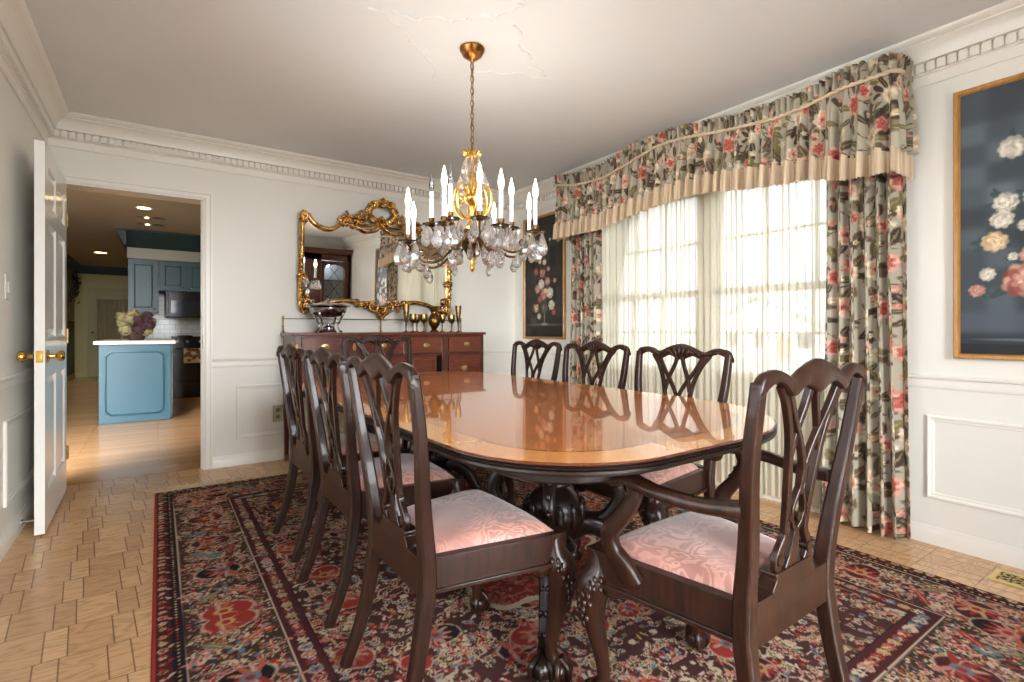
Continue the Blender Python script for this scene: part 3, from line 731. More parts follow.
# far hall door with curtained glass
hd = struct(empty('door_2'))
b = MB(); b.box(-1.36, -1.28, KY1-.05, KY1, 0, 1.96); b.box(-.42, -.34, KY1-.05, KY1, 0, 1.96); b.box(-1.36, -.34, KY1-.05, KY1, 1.96, 2.06); b.build('door_casing', paint('hall_casing', (166,154,98), .5), hd)
b = MB(); b.box(-1.28, -1.13, KY1-.04, KY1, .01, 1.96); b.box(-.56, -.42, KY1-.04, KY1, .01, 1.96); b.box(-1.13, -.56, KY1-.04, KY1, .01, .3); b.box(-1.13, -.56, KY1-.04, KY1, 1.72, 1.96); b.build('door_stile', paint('hall_door_paint', (150,140,86), .5), hd, bevel=.004)
b = MB(); b.loops([[(x, KY1-.02-.012*math.sin(i*1.3), z) for i, x in enumerate(np.linspace(-1.12, -.57, 40))]+[(x, KY1-.004, z) for x in np.linspace(-.57, -1.12, 40)] for z in (.31, 1.71)])
b.build('door_curtain', plain('door_curtain_cloth', (150,138,104), .9), hd)
b = MB(); b.ell((-1.19, KY1-.08, .98), (.03,.03,.03)); b.tube([(-1.19, KY1-.04, .98), (-1.19, KY1-.08, .98)], .01, 8); b.build('door_knob', M['brass'], hd)
# recessed lights and hall light
def downlight(x, y, r, s, label, rect=False):
    t_ = thing('ceiling_light', label, 'ceiling light', (x, y, H), 0, None)
    b = MB(); b.lathe([(r*.78, 0), (r*.80, -.004), (r, -.006), (r*1.04, 0)], 24); b.build('light_trim', plain('light_trim_white', (220,214,200), .4), t_)
    b = MB(); b.lathe([(r*.76, -.003), (0, -.003)], 24); b.build('light_lens', emis('warm_lens', (255,214,150), s), t_)
    return t_
downlight(-.138, 7.25, .085, 9, 'round recessed ceiling light in the kitchen, brightest one nearest the doorway')
downlight(-.865, 11.9, .11, 7, 'flush ceiling light in the hall beyond the kitchen')
for y, l in ((7.84, 'slim dark ceiling fixture with tiny lit spot, nearer of the two behind the kitchen downlight'), (8.34, 'slim dark ceiling fixture with tiny lit spot, farther of the two behind the kitchen downlight')):
    g = thing('ceiling_spot', l, 'ceiling light', (-.06, y, H))
    b = MB(); b.lathe([(.07, 0), (.07, -.006), (.05, -.008), (.0, -.008)], 20, (.06, 0, 0)); b.build('spot_trim', M['bronze'], g)
    b = MB(); b.lathe([(.035, 0), (.035, -.006), (.0, -.008)], 20, (-.13, 0, 0)); b.build('spot_cap', M['bronze'], g)
    b = MB(); b.lathe([(.022, -.008), (.0, -.014)], 14, (-.06, 0, 0)); b.build('spot_lamp', emis('spot_lens', (255,230,190), 14), g)
# island
il = thing('kitchen_island', 'blue painted kitchen island with white countertop beyond the doorway', 'kitchen island', (-.21, 7.17, 0))
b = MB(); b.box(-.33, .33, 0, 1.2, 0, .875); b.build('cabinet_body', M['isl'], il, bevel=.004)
b = MB(); c_ = .05
for q, y in ((0, -.006), (.022, -.012), (.026, -.012)): pass
def notched(x0, x1, z0, z1, c): return [(x0+c, z0), (x1-c, z0), (x1, z0+c), (x1, z1-c), (x1-c, z1), (x0+c, z1), (x0, z1-c), (x0, z0+c)]
b.loops([[(x, y, z) for x, z in notched(-.28+d, .27-d, .08+d, .80-d, .045)] for d, y in ((0, .002), (0, -.012), (.012, -.016), (.02, -.006), (.10, -.006))])
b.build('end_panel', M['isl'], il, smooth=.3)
b = MB(); b.box(-.375, .375, -.05, 1.25, .875, .915); b.build('countertop', paint('white_laminate', (222,222,216), .25), il, bevel=.008)
b = MB(); b.box(.33, .345, .03, .62, .02, .86); b.build('island_door', paint('white_appliance', (190,188,180), .35), il, bevel=.003)
b = MB(); b.tube([(.375, .05, .74), (.375, .6, .74)], .012, 8); b.tube([(.345, .07, .74), (.375, .07, .74)], .008, 6); b.tube([(.345, .58, .74), (.375, .58, .74)], .008, 6); b.build('island_handle', M['black'], il)
# dried hydrangea bouquet on the island
bq = thing('flower_bouquet', 'cream and burgundy dried hydrangea bouquet in a basket on the kitchen island', 'flowers', (-.215, 7.50, .915))
b = MB(); b.lathe([(.07,0),(.085,.03),(.10,.07),(.105,.10),(.09,.10),(.0,.095)], 18); b.build('basket', wood('dark_wicker', (30,22,16), (70,52,36), .7, 0, (40,40,60)), bq)
rg = random.Random(4)
for nm, col, cs in (('cream_blooms', (132,122,86), [(-.12,0,.19),(-.06,-.05,.26),(-.14,.02,.27),(-.02,.03,.30),(.10,-.05,.11),(-.10,-.08,.12),(-.05,.08,.2),(.13,.03,.22)]), ('burgundy_blooms', (60,28,36), [(.06,-.07,.17),(.09,-.05,.24),(.03,-.09,.24),(.10,.03,.28),(.02,-.10,.13),(.12,-.08,.18)])):
    pm = plain('petal_'+nm, col, .8)
    for c in cs:
        b = MB(); b.ell(c, (.048,.048,.048), None, 10, 7)
        for k in range(46):
            v = Vector((rg.gauss(0,1), rg.gauss(0,1), rg.gauss(0,1))).normalized(); p = Vector(c)+v*.062
            b.ell(p, (.02,.016,.006), v.to_track_quat('Z', 'Y').to_matrix(), 6, 3)
        b.build('hydrangea_bloom', pm, bq, smooth=1.2)
b = MB()
for k in range(40):
    a = rg.uniform(0, 6.28); p = Vector((math.cos(a)*.12, math.sin(a)*.1, rg.uniform(.09, .2))); b.ell(p, (.05,.018,.004), Matrix.Rotation(a, 3, 'Z') @ Matrix.Rotation(rg.uniform(-.6,.6), 3, 'Y'), 6, 3)
b.build('leaves', plain('dried_leaf', (98,98,66), .8), bq)
# upper cabinets
def knob(b, x, y, z, r=.014): b.lathe([(.0,0),(.006,0),(.006,-.012),(r,-.018),(r*.8,-.027),(0,-.03)], 12, (x, y, z), 'y')
for x0, x1, z0, lab, kx in ((-.36, -.0, 1.29, 'tall teal wall cabinet left of the microwave', [-.055]), (.005, .70, 1.62, 'short teal wall cabinet over the microwave', [.30, .41]), (.705, 1.3, 1.29, 'teal wall cabinet right of the microwave hidden past the door jamb', [.75])):
    if x0 > .7: continue
    cb_ = thing('wall_cabinet', lab, 'cabinet', ((x0+x1)/2, 9.16, z0)); w2 = (x1-x0)/2; hh = 2.06-z0
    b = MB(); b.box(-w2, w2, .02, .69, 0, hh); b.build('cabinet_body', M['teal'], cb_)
    n = len(kx)
    for i in range(n):
        a0 = -w2+.01+i*(2*w2-.01)/n; a1 = -w2+(i+1)*(2*w2)/n-.01
        b = MB(); b.box(a0, a1, 0, .02, .012, hh-.012); b.frame((a0+.06, 0, .07), (1,0,0), (0,0,1), a1-a0-.12, hh-.14, [(0,0),(.008,.008),(.02,-.004),(.022,.0)])
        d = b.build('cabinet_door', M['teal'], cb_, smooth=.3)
        b = MB(); knob(b, kx[i]-(x0+x1)/2, 0, .05); b.build('knob', M['silver'], d)
mw = thing('microwave', 'black over-range microwave under the teal cabinets', 'microwave', (.40, 9.12, 1.225))
b = MB(); b.box(-.32, .32, 0, .7, 0, .39); b.build('microwave_case', M['black'], mw, bevel=.01)
b = MB(); b.box(-.25, .17, -.012, .0, .06, .25); b.build('door_window', M['black_glass'], mw, bevel=.003)
b = MB(); b.tube([(-.29, -.03, .05), (-.29, -.03, .34)], .011, 8); b.tube([(-.29, 0, .06), (-.29, -.03, .06)], .008, 6); b.tube([(-.29, 0, .33), (-.29, -.03, .33)], .008, 6); b.build('door_handle', M['steel'], mw)
b = MB(); b.box(.20, .305, -.003, 0, .06, .30)
for i in range(4):
    for j in range(3): b.box(.21+j*.03, .232+j*.03, -.006, 0, .08+i*.05, .11+i*.05)
b.build('keypad', plain('keypad_grey', (70,72,76), .4), mw)
# range with towel
rgx = thing('stove', 'black kitchen range behind the island', 'stove', (.53, 9.2, 0))
b = MB(); b.box(-.37, .37, .02, .64, .08, .91); b.box(-.36, .36, .05, .6, 0, .08); b.build('oven_body', M['black'], rgx, bevel=.006)
b = MB(); b.box(-.37, .37, 0, .64, .91, .935)
for x in (-.19, .19):
    for y in (.18, .46): b.lathe([(.0,.935),(.10,.935),(.10,.95),(.085,.952),(.07,.945),(0,.945)], 18, (x, y, 0))
b.build('cooktop', M['black'], rgx)
b = MB(); b.box(-.355, .355, 0, .02, .27, .80); b.box(-.26, .26, -.004, 0, .36, .62); d = b.build('oven_door', M['black'], rgx, bevel=.003)
b = MB(); b.tube([(-.32, -.045, .755), (.32, -.045, .755)], .012, 8); b.tube([(-.3, 0, .755), (-.3, -.045, .755)], .009, 6); b.tube([(.3, 0, .755), (.3, -.045, .755)], .009, 6); b.build('oven_handle', M['black'], d)
b = MB(); b.box(-.355, .355, 0, .02, .09, .245); b.box(-.355, .355, -.006, 0, .245, .256); b.build('drawer', M['black'], rgx, bevel=.003)
for x in (-.29, -.17, .0, .17, .29):
    b = MB(); b.lathe([(.0,.0),(.022,.0),(.018,-.02),(0,-.022)], 14, (x, 0.015, .86), 'y'); b.build('burner_knob', M['steel'], rgx)
S = Ras(.36, .34, .006, (196,182,150)); S.rng = np.random.default_rng(2)
for _ in range(26): S.flower(S.rng.uniform(0,.36), S.rng.uniform(.04,.30), .032, [(120,52,48),(96,66,44),(160,96,84),(70,50,44)], 6, 3)
U, V = np.meshgrid(np.linspace(0, .36, 61), np.linspace(0, .52, 88)); 
ys = np.where(V < .26, -.060-.004*np.sin(U*40), -.030+.0*U); zz = np.where(V < .26, .535+V*.87, .765-(V-.26)*.8)
tw = grid_obj('dish_towel', np.stack([.53-.22+U, 9.2+ys, zz], -1), sample(S.lin(), S, U, np.minimum(V, .33)), M['chintz'])
so = tw.modifiers.new('s', 'SOLIDIFY'); so.thickness = .004
tag(tw, 'flowered dish towel hanging over the oven handle', 'towel')
# dark wall sconce / wreath in the hall
b = MB(); rg = random.Random(9)
for k in range(70):
    p = (KX0+rg.uniform(.07,.14), 13.75+rg.gauss(0,.12), 1.93+rg.gauss(0,.16)); b.ell(p, (.06,.02,.006), Matrix.Rotation(rg.uniform(0,6.28), 3, 'X') @ Matrix.Rotation(rg.uniform(-.5,.5)+PI/2, 3, 'Z'), 6, 3)
b.tube([(KX0+.012, 13.75, 1.6), (KX0+.05, 13.75, 1.95), (KX0+.03, 13.8, 2.2)], .02, 6)
tag(b.build('leaf_spray', plain('dark_hall_leaf', (36,32,20), .8)), 'dark leafy wall decoration high on the hall wall beyond the kitchen', 'wall decoration')
# ================================================================== OUTSIDE the window
sbox('yard', [(XR+.2, 70, -25, 60, -.6, -.5)], plain('winter_lawn', (136,138,128), .9))
sbox('ground', [(-30, XR+.2, -30, YR-.2, -.6, -.5), (-30, XL-.2, YR-.2, YB-.4, -.6, -.5)], plain('bounce_ground', (226,226,222), .9))  # unseen ground, made pale to bounce daylight up to the ceiling
hs = thing('neighbor_house', 'pale neighbouring house with grey roof seen faintly through the sheer curtain', 'house', (26, 15.2, -.5)); hs.scale = (.6, .6, .6)
b = MB(); b.box(0, 7, -6, 5, 0, 2.8); b.prism([(-6,2.8),(5,2.8),(-.5,5.2)], 0, 7, 'x'); b.build('house_wall', paint('pale_siding', (214,214,210), .7), hs)
b = MB()
for s in (-1, 1): b.loops([[(-.4, -.5, 5.35), (-.4, -.5+s*6.2, 2.55), (-.4, -.5+s*6.2, 2.75), (-.4, -.5, 5.55)], [(7.2, -.5, 5.35), (7.2, -.5+s*6.2, 2.55), (7.2, -.5+s*6.2, 2.75), (7.2, -.5, 5.55)]])
b.build('roof', paint('grey_shingle', (120,124,128), .8), hs)
b = MB(); b.box(-.06, .02, -3.6, -2.3, .0, 2.1); b.build('house_door', paint('brick_red_door', (150,84,66), .6), hs)
for y in (-5, -1.2, 1.5):
    b = MB(); b.box(-.05, .02, y, y+1, 1.0, 2.2); b.build('house_window', M['black_glass'], hs)
# ================================================================== CURTAINS
VY = np.array
def ip(y, tab): 
    t_ = sorted(tab); return np.interp(y, [a for a, _ in t_], [b_ for _, b_ in t_])
TOP = [(3.48,2.392),(3.2,2.345),(2.9,2.338),(2.614,2.405),(2.3,2.405),(2.143,2.39),(1.85,2.345),(1.581,2.326),(1.369,2.333),(1.184,2.366),(.94,2.352)]
ROPE = [(3.48,2.305),(3.2,2.24),(2.882,2.222),(2.6,2.27),(2.401,2.312),(2.25,2.315),(2.089,2.298),(1.818,2.255),(1.535,2.226),(1.369,2.235),(1.184,2.262),(.94,2.262)]
FAB = [(3.48,1.94),(2.882,1.937),(2.401,2.008),(2.1,2.02),(1.949,2.015),(1.696,1.978),(1.471,1.955),(1.331,1.945),(1.184,1.905),(.94,1.895)]
VXF, VY0, VY1 = 2.87, .972, 3.48
va = thing('window_valance', 'gathered floral valance with rope trim and beige fringe arching over the window', 'valance', (0, 0, 0))
# path: wall return -> front -> wall return, arc length s
ret = XR-VXF-.13; retb = XR-VXF-.01
def vpath(n, back):
    L = (VY1-VY0); tot = L+2*back; s = np.linspace(0, tot, n)
    x = np.where(s < back, VXF+back-s, np.where(s > back+L, VXF+(s-back-L), VXF)); y = np.where(s < back, VY1, np.where(s > back+L, VY0, VY1-(s-back)))
    nx = np.where((s >= back) & (s <= back+L), -1.0, 0.0); ny = np.where(s < back, 1.0, np.where(s > back+L, -1.0, 0.0)); return s, x, y, nx, ny
rgn = np.random.default_rng(17)
ph = np.cumsum(rgn.uniform(.7, 1.3, 400))
def fold(s, lam, jit=1.0):
    k = s/lam; p = np.interp(k, np.arange(400), ph*2*np.pi*jit+np.arange(400)*2*np.pi*(1-jit)); return np.sin(p)
n = 1150; s, x, y, nx, ny = vpath(n, ret+.10)
x = np.minimum(x, XR-.015)
m = 110; v = np.linspace(0, 1, m)[:, None]
zt, zr, zf = ip(y, TOP), ip(y, ROPE), ip(y, FAB)
ztop = zt+.006*fold(s, .03); vr = .2
Z_ = np.where(v < vr, ztop+(zr-ztop)*(v/vr), zr+(zf-zr)*((v-vr)/(1-vr)))
amp = np.where(v < vr, .004+.013*(1-v/vr), .005+.028*np.clip((v-vr)/.5, 0, 1)**.8)
f1 = fold(s, .074)[None, :]; f2 = fold(s+3.3, .034)[None, :]
off = amp*np.where(v < vr, f2, .75*f1+.25*f2)+np.where(v < vr, .006, .004+.012*np.clip((v-vr), 0, 1))
P = np.stack([x+nx*off, y+ny*off, Z_], -1); P[..., 0] = np.minimum(P[..., 0], XR-.012)
# keep the gathers behind crown clear
U = np.broadcast_to(s*1.75, (m, n)); Vv = 2.5-Z_
c = chintz_at(U, Vv)
grid_obj('valance_fabric', P, c, M['chintz'], va).modifiers.new('s', 'SOLIDIFY').thickness = .003
b = MB(); q = slice(60, n-60, 4)
off_r = .024+.003*f2[0]
pts = [(a+e*o, b_+g*o, z) for a, b_, z, e, g, o in zip((x)[q], y[q], zr[q], nx[q], ny[q], off_r[q])]
for k in (0, 1):
    tw_ = [Vector(p)+Vector((math.cos(i*.9+k*PI)*.004, 0, math.sin(i*.9+k*PI)*.004)) for i, p in enumerate(pts)]
    b.tube(tw_, .0075, 6)
M['rope'] = plain('beige_rope', (204,184,156), .8)
b.build('rope_trim', M['rope'], va, smooth=1.5)
# bullion fringe: gathered strip ruffled into cords
n2 = 2300; s2, x2, y2, nx2, ny2 = vpath(n2, ret+.10); x2 = np.minimum(x2, XR-.015); m2 = 12; v2 = np.linspace(0, 1, m2)[:, None]
zf2 = ip(y2, FAB); fl = .122+.010*fold(s2, .074); Z2 = zf2+.012-v2*fl-.004*v2*(np.sin(s2*900))
g1 = fold(s2, .074)[None, :]; g2 = fold(s2+3.3, .034)[None, :]
off2 = .042*(.75*g1+.25*g2)+.022+.012*v2*g1+.0040*np.sin(s2*2*np.pi/.0085)*(.3+.7*v2)
off2 = off2*np.where(ny2 != 0, .35, 1.0)
P2 = np.stack([x2+nx2*off2, y2+ny2*off2, Z2], -1); P2[..., 0] = np.minimum(P2[..., 0], XR-.008)
base = np.array(lin((205,184,155))[:3]); dk = np.array(lin((156,130,104))[:3])
hue = (.5+.5*np.sin(s2*2*np.pi/.0085*.5+np.sin(s2*50)*1.5))[None, :, None]*np.ones((m2, n2, 1))
col2 = base*(1-.45*hue)+dk*.45*hue
fr_ = grid_obj('bullion_fringe', P2, col2, attr_mat('fringe_cord', .8, .3, .1, 500), va); fr_['kind'] = 'stuff'
def drape(name, y0, y1, nf, label, seed, x0):
    rg = np.random.default_rng(seed); n = 240; m = 330; u = np.linspace(0, 1, n); v = np.linspace(0, 1, m)[:, None]
    w = np.cumsum(rg.uniform(.7, 1.4, nf+2)); ph_ = np.interp(u*nf, np.arange(nf+2), (w-w[0])/(w[nf]-w[0])*nf)*2*np.pi
    zz = 2.10-v*(2.10-.018)
    open_ = 1+.05*np.sin(v*2.2+seed)*(u-.5)[None, :]
    amp = .030+.003*v
    dx = amp*np.sign(np.sin(ph_))*np.abs(np.sin(ph_))**.75+.006*np.sin(ph_*2.3+v*4)
    dy = .013*np.sin(ph_*2)*(.4+.6*v)+.010*np.sin(v*3.1+u*4)
    Y = y0+(y1-y0)*(.5+(u-.5)[None, :]*(.94+.08*v)*open_)+dy
    P = np.stack([x0+dx, Y, zz*np.ones_like(Y)], -1)
    zhem = P[..., 2]; zhem += .006*np.sin(ph_)*v**8
    Uu = np.broadcast_to(u*(y1-y0)*2.3+seed*.37, Y.shape)
    o = grid_obj(name, P, chintz_at(Uu, 3-zhem), M['chintz']); o.modifiers.new('s', 'SOLIDIFY').thickness = .003
    tag(o, label, 'drape', 'floral drapes'); return o
drape('floral_drape', .955, 1.345, 6, 'full-length floral drape nearest the large framed flower painting', 3, 3.000)
drape('floral_drape', 3.05, 3.42, 6, 'full-length floral drape at the far end of the window beside the narrow dark painting', 8, 3.000)
# sheers
t = NT('sheer_voile'); nz = noise(t, ocoord(t, (1, 60, 1)), 2, 3); col = t.mix(nz, lin((222,214,192)), lin((240,236,222)))
tr = t.n('ShaderNodeBsdfTransparent'); tl = t.n('ShaderNodeBsdfTranslucent'); df = t.n('ShaderNodeBsdfDiffuse'); t.l(col, tl.inputs[0]); t.l(col, df.inputs[0])
m1 = t.n('ShaderNodeMixShader', Fac=.5); t.l(df.outputs[0], m1.inputs[1]); t.l(tl.outputs[0], m1.inputs[2])
m2_ = t.n('ShaderNodeMixShader', Fac=.82); t.l(tr.outputs[0], m2_.inputs[1]); t.l(m1.outputs[0], m2_.inputs[2]); t.l(m2_.outputs[0], t.out.inputs[0]); M['sheer'] = t.m
def sheer(y0, y1, label, seed):
    rg = np.random.default_rng(seed); n = 520; m = 40; u = np.linspace(0, 1, n); v = np.linspace(0, 1, m)[:, None]; nf = 26
    w = np.cumsum(rg.uniform(.5, 1.6, nf+2)); ph_ = np.interp(u*nf, np.arange(nf+2), (w-w[0])/(w[nf]-w[0])*nf)*2*np.pi
    am = np.interp(u*nf, np.arange(nf+2), rg.uniform(.4, 1.2, nf+2))
    X = 3.058+.014*am*np.sin(ph_)*(.8+.2*v)+.003*np.sin(ph_*3+v*5); Y = y0+(y1-y0)*u[None, :]+.010*np.cos(ph_)*am+.004*np.sin(v*4+u*20)
    P = np.stack([X, Y, (2.12-v*2.085)*np.ones_like(X)], -1)
    o = grid_obj('sheer_curtain', P, np.ones((m, n, 3)), M['sheer']); tag(o, label, 'sheer curtain', 'sheer curtains'); return o
sheer(1.0, 2.17, 'cream sheer curtain panel over the window half nearer the large framed painting', 4)
sheer(2.13, 3.36, 'cream sheer curtain panel over the window half nearer the narrow dark painting', 6)
b = MB(); b.tube([(3.03, .99, 2.13), (3.03, 3.46, 2.13)], .012, 10)
for y in (1.0, 2.15, 3.44): b.tube([(3.03, y, 2.13), (XR-.001, y, 2.13)], .007, 6)
tag(b.build('curtain_rod', M['trim']), 'white curtain rod behind the floral valance carrying the drapes', 'curtain rod')
# ================================================================== RUG
ru = thing('persian_rug', 'red and navy oriental rug with cream border under the dining table', 'rug', (0, 0, 0))
RS = rug_ras(); RL = RS.lin(); nx_, ny_ = 560, 760
U, V = np.meshgrid(np.linspace(0, RX1-RX0, nx_), np.linspace(0, RY1-RY0, ny_))
Zr = np.full_like(U, .010); Zr[0] = Zr[-1] = .001; Zr[:, 0] = Zr[:, -1] = .001
grid_obj('rug_pile', np.stack([RX0+U, RY0+V, Zr], -1), sample(RL, RS, U, V), M['rugwool'], ru)
b = MB(); rg = random.Random(3)
for yb, sg in ((RY1, 1), (RY0, -1)):
    xx = RX0+.01
    while xx < RX1-.01:
        a = rg.uniform(-.5, .5); L = rg.uniform(.11, .15)
        b.tube([(xx, yb-.004*sg, .006), (xx+math.sin(a)*L*.5, yb+sg*L*.5, .004), (xx+math.sin(a+rg.uniform(-.5,.5))*L, yb+sg*L, .003)], [.0055, .005, .004], 5); xx += .008
fo = b.build('fringe', plain('rug_fringe', (206,186,158), .9), ru); fo['kind'] = 'stuff'
# ================================================================== DINING CHAIRS
WT, ZE, ZH, AT, WF, AF, WS, WFR, DD = .258, .942, .967, .062, .196, .095, .188, .245, .415
def yb(z):           # back plane: y of the chair back at height z
    k = max(0, (z-.42)/(ZE-.42)); return -.004-AT*k**1.25
def chair_parts(root, arm=False):
    mh = M['mahog']
    for sx in (-1, 1):                       # rear legs running up into the back posts
        b = MB(); P = bez([(sx*WF,-AF,.0),(sx*(WF-.004),-.040,.15),(sx*WS,-.006,.34),(sx*WS,-.003,.44),(sx*(WS+.012),yb(.58),.58),(sx*(WS+.044),yb(.76),.76),(sx*(WT-.016),yb(.925),.925)], 30)
        b.bar(P, lerp_list([.030,.034,.040,.042,.037,.032,.028], 30), lerp_list([.032,.036,.042,.042,.036,.030,.026], 30), (0,1,0), .3)
        b.build('rear_leg', mh, root, bevel=.002)
    # crest rail
    b = MB(); L = []; N = 64
    for i in range(N+1):
        u = -1+2*i/N; xx = u*WT; a = abs(u)
        zt = .946-.014*math.exp(-((a-.46)/.13)**2)+(ZH-.946)*math.exp(-(u/.25)**2)+.007*math.exp(-((a-.74)/.14)**2)-.004*a
        if a > .9: zt -= .02*((a-.9)/.1)**2
        zb = .904+.020*math.exp(-((a-.72)/.15)**2)-.016*math.exp(-((a-.48)/.09)**2)-.012*math.exp(-(u/.11)**2)+.008*math.exp(-((a-.24)/.08)**2)
        if a > .88: zb -= .02*((a-.88)/.12)
        if a > .93:
            g_ = 1-math.sqrt(max(0, 1-((a-.93)/.07)**2)); zt -= .012*g_; zb += .006*g_
        t_ = .013-.003*a*a; y = yb(.93)-.004*math.cos(u*1.2)
        mz = (zt+zb)/2; hz = (zt-zb)/2
        L.append([(xx, y+t_*c_, mz+hz*d_) for c_, d_ in ((-1,-.8),(-.55,-1),(.55,-1),(1,-.8),(1.12,0),(1,.7),(.5,.98),(-.2,1),(-.8,.85),(-1.1,.3))])
    b.loops(L); cr = b.build('crest_rail', mh, root, smooth=.9)
    b = MB()                                 # carving on the crest front
    for k in range(-2, 3): b.ell((k*.021, yb(.93)+.014, .934-.005*abs(k)), (.007,.006,.020), Matrix.Rotation(k*.38, 3, 'Y'), 8, 5)
    for sx in (-1, 1):
        for j in range(5): b.ell((sx*(.065+j*.031), yb(.93)+.012, .929-.010*math.exp(-((j-2)/1.4)**2)), (.017,.005,.006), Matrix.Rotation(sx*(.5 if j < 2 else -.3), 3, 'Y'), 8, 5)
    b.build('crest_carving', mh, root, smooth=1.2)
    # interlaced splat
    b = MB()
    def rib(pts, w, off=0):
        n_ = 22; P = bez([(x_, 0, z_) for x_, z_ in pts], n_)
        P = [(p.x, yb(p.z)+off, p.z) for p in P]; b.bar(P, lerp_list([q*.88 for q in w], n_), .015, (0,1,0), .22)
    for sx in (-1, 1):
        rib([(sx*.150,.915),(sx*.118,.872),(sx*.084,.80),(sx*.066,.72),(sx*.052,.63),(sx*.046,.57)], [.026,.019,.019,.021,.021,.022])
        rib([(sx*.012,.908),(sx*.026,.865),(sx*.050,.81),(sx*.066,.75)], [.020,.017,.017,.016], .002)
        rib([(sx*.118,.902),(sx*.082,.845),(sx*.038,.785),(sx*.008,.73),(sx*.003,.68)], [.022,.017,.017,.016,.016], -.002)
        rib([(sx*.004,.665),(sx*.020,.64),(sx*.030,.612),(sx*.020,.585),(sx*.006,.57)], [.012,.011,.011,.011,.012])
        rib([(sx*.044,.60),(sx*.048,.56),(sx*.066,.53),(sx*.074,.505),(sx*.062,.482)], [.018,.022,.026,.026,.022])
        b.lathe([(0,-.011),(.012,-.011),(.013,0),(.012,.011),(0,.011)], 14, (sx*.068, yb(.515), .513), 'y')
        b.lathe([(0,-.010),(.009,-.010),(.009,.010),(0,.010)], 12, (sx*.040, yb(.61), .606), 'y')
    rib([(0,.74),(0,.70),(0,.655)], [.030,.022,.016])
    rib([(0,.575),(0,.545),(0,.51),(0,.475)], [.022,.034,.052,.096])
    b.lathe([(0,-.010),(.011,-.010),(.011,.010),(0,.010)], 12, (0, yb(.60), .60), 'y')
    b.build('splat', mh, root, smooth=.5)
    b = MB(); b.loops([[(x_*f, y_, z_) for x_ in (-1, 1)] for f, y_, z_ in ()]) if False else None
    b.loops([[(sx*w_, y_, z_) for sx in (-1, 1) for y_ in ((-.020, .020) if sx < 0 else (.020, -.020))] for w_, z_ in ((.100,.440),(.100,.452),(.092,.462),(.082,.472),(.086,.480),(.084,.486))])
    b.build('shoe', mh, root, bevel=.002)
    # seat rails
    fr = MB(); zs0, zs1 = .352, .442; th = .026
    for sx in (-1, 1):
        q = [(sx*(WS-.004),.0125),(sx*(WFR-.0005),DD-th),(sx*(WFR-th),DD-th),(sx*(WS-.004-th),.0125)]
        fr.prism(q, zs0, zs1)
        fr.bar([(sx*(WS+.001),.02,.358),(sx*(WFR+.004),DD-.02,.358)], .010, .012, (0,0,1))
    fr.box(-WFR, WFR, DD-th, DD, zs0, zs1); fr.box(-WS, WS, -.018, .012, zs0-.004, zs1+.004)
    fr.bar([(-WFR,DD+.003,.358),(WFR,DD+.003,.358)], .012, .010, (0,0,1))
    # corner blocks
    for sx in (-1, 1): fr.box(min(sx*(WFR-.002), sx*(WFR-.05)), max(sx*(WFR-.002), sx*(WFR-.05)), DD-.05, DD-.002, zs0+.002, zs1-.004)
    fr.build('seat_frame', mh, root, bevel=.003)
    # slip seat
    n_ = 20; vs = []; f_ = []
    def outl(u, v): 
        hw = (WS-.030)+((WFR-.022)-(WS-.030))*((v+1)/2); return u*hw, .020+(DD-.042)*(v+1)/2
    for j in range(n_+1):
        for i in range(n_+1):
            u, v = -1+2*i/n_, -1+2*j/n_; u = math.copysign(abs(u)**.7, u); v = math.copysign(abs(v)**.7, v)
            x_, y_ = outl(u, v); d_ = (1-abs(u)**3.2)*(1-abs(v)**3.2); vs.append((x_, y_, .438+.012*min(1, (1-max(abs(u), abs(v)))*8)+.036*d_**.6))
    for j in range(n_):
        for i in range(n_): a = j*(n_+1)+i; f_.append((a, a+1, a+n_+2, a+n_+1))
    b = MB(); b.add(vs, f_); rim = [i for i in range(n_+1)]+[(j+1)*(n_+1)-1 for j in range(1, n_+1)]+[n_*(n_+1)+i for i in range(n_-1, -1, -1)]+[j*(n_+1) for j in range(n_-1, 0, -1)]
    k0 = len(b.v); b.v += [(vs[i][0], vs[i][1], .405) for i in rim]; R_ = len(rim)
    b.f += [(rim[i], rim[(i+1) % R_], k0+(i+1) % R_, k0+i) for i in range(R_)]+[tuple(k0+i for i in range(R_))]
    b.build('seat', M['damask'], root, smooth=1.0)
    # cabriole front legs with ball and claw
    for sx in (-1, 1):
        b = MB(); x0, y0 = sx*(WFR-.028), DD-.028; d = Vector((sx*.7, .7, 0))
        prof = [(0,.43,.028),(.004,.38,.038),(.020,.345,.047),(.026,.31,.043),(.022,.26,.033),(.010,.20,.026),(-.002,.14,.020),(-.006,.095,.017),(.000,.07,.019),(.008,.055,.024)]
        P = [Vector((x0, y0, z_))+d*o_ for o_, z_, r_ in prof]
        b.tube(bez(P, 28), lerp_list([r_ for _, _, r_ in prof], 28), 12, up=(1,0,0))
        for bx_, by_ in ((-sx*.040, .006), (sx*.006, -.040)): b.ell((x0+bx_, y0+by_, .348), (.036 if by_ > 0 else .020, .020 if by_ > 0 else .036, .026), None, 10, 7)
        c0 = Vector((x0, y0, .033))+d*.016; b.ell(c0, (.033,.033,.033), None, 14, 9)
        for k in range(4):
            a = math.atan2(d.y, d.x)+(k-1.5)*1.05 if k < 3 else math.atan2(d.y, d.x)+PI
            e = Vector((math.cos(a), math.sin(a), 0))
            b.tube(bez([c0+Vector((0,0,.040))+e*.010, c0+e*.030+Vector((0,0,.022)), c0+e*.038+Vector((0,0,-.002)), c0+e*.030+Vector((0,0,-.026))], 10), lerp_list([.010,.010,.009,.004], 10), 7)
        lg = b.build('front_leg', mh, root, smooth=1.2)
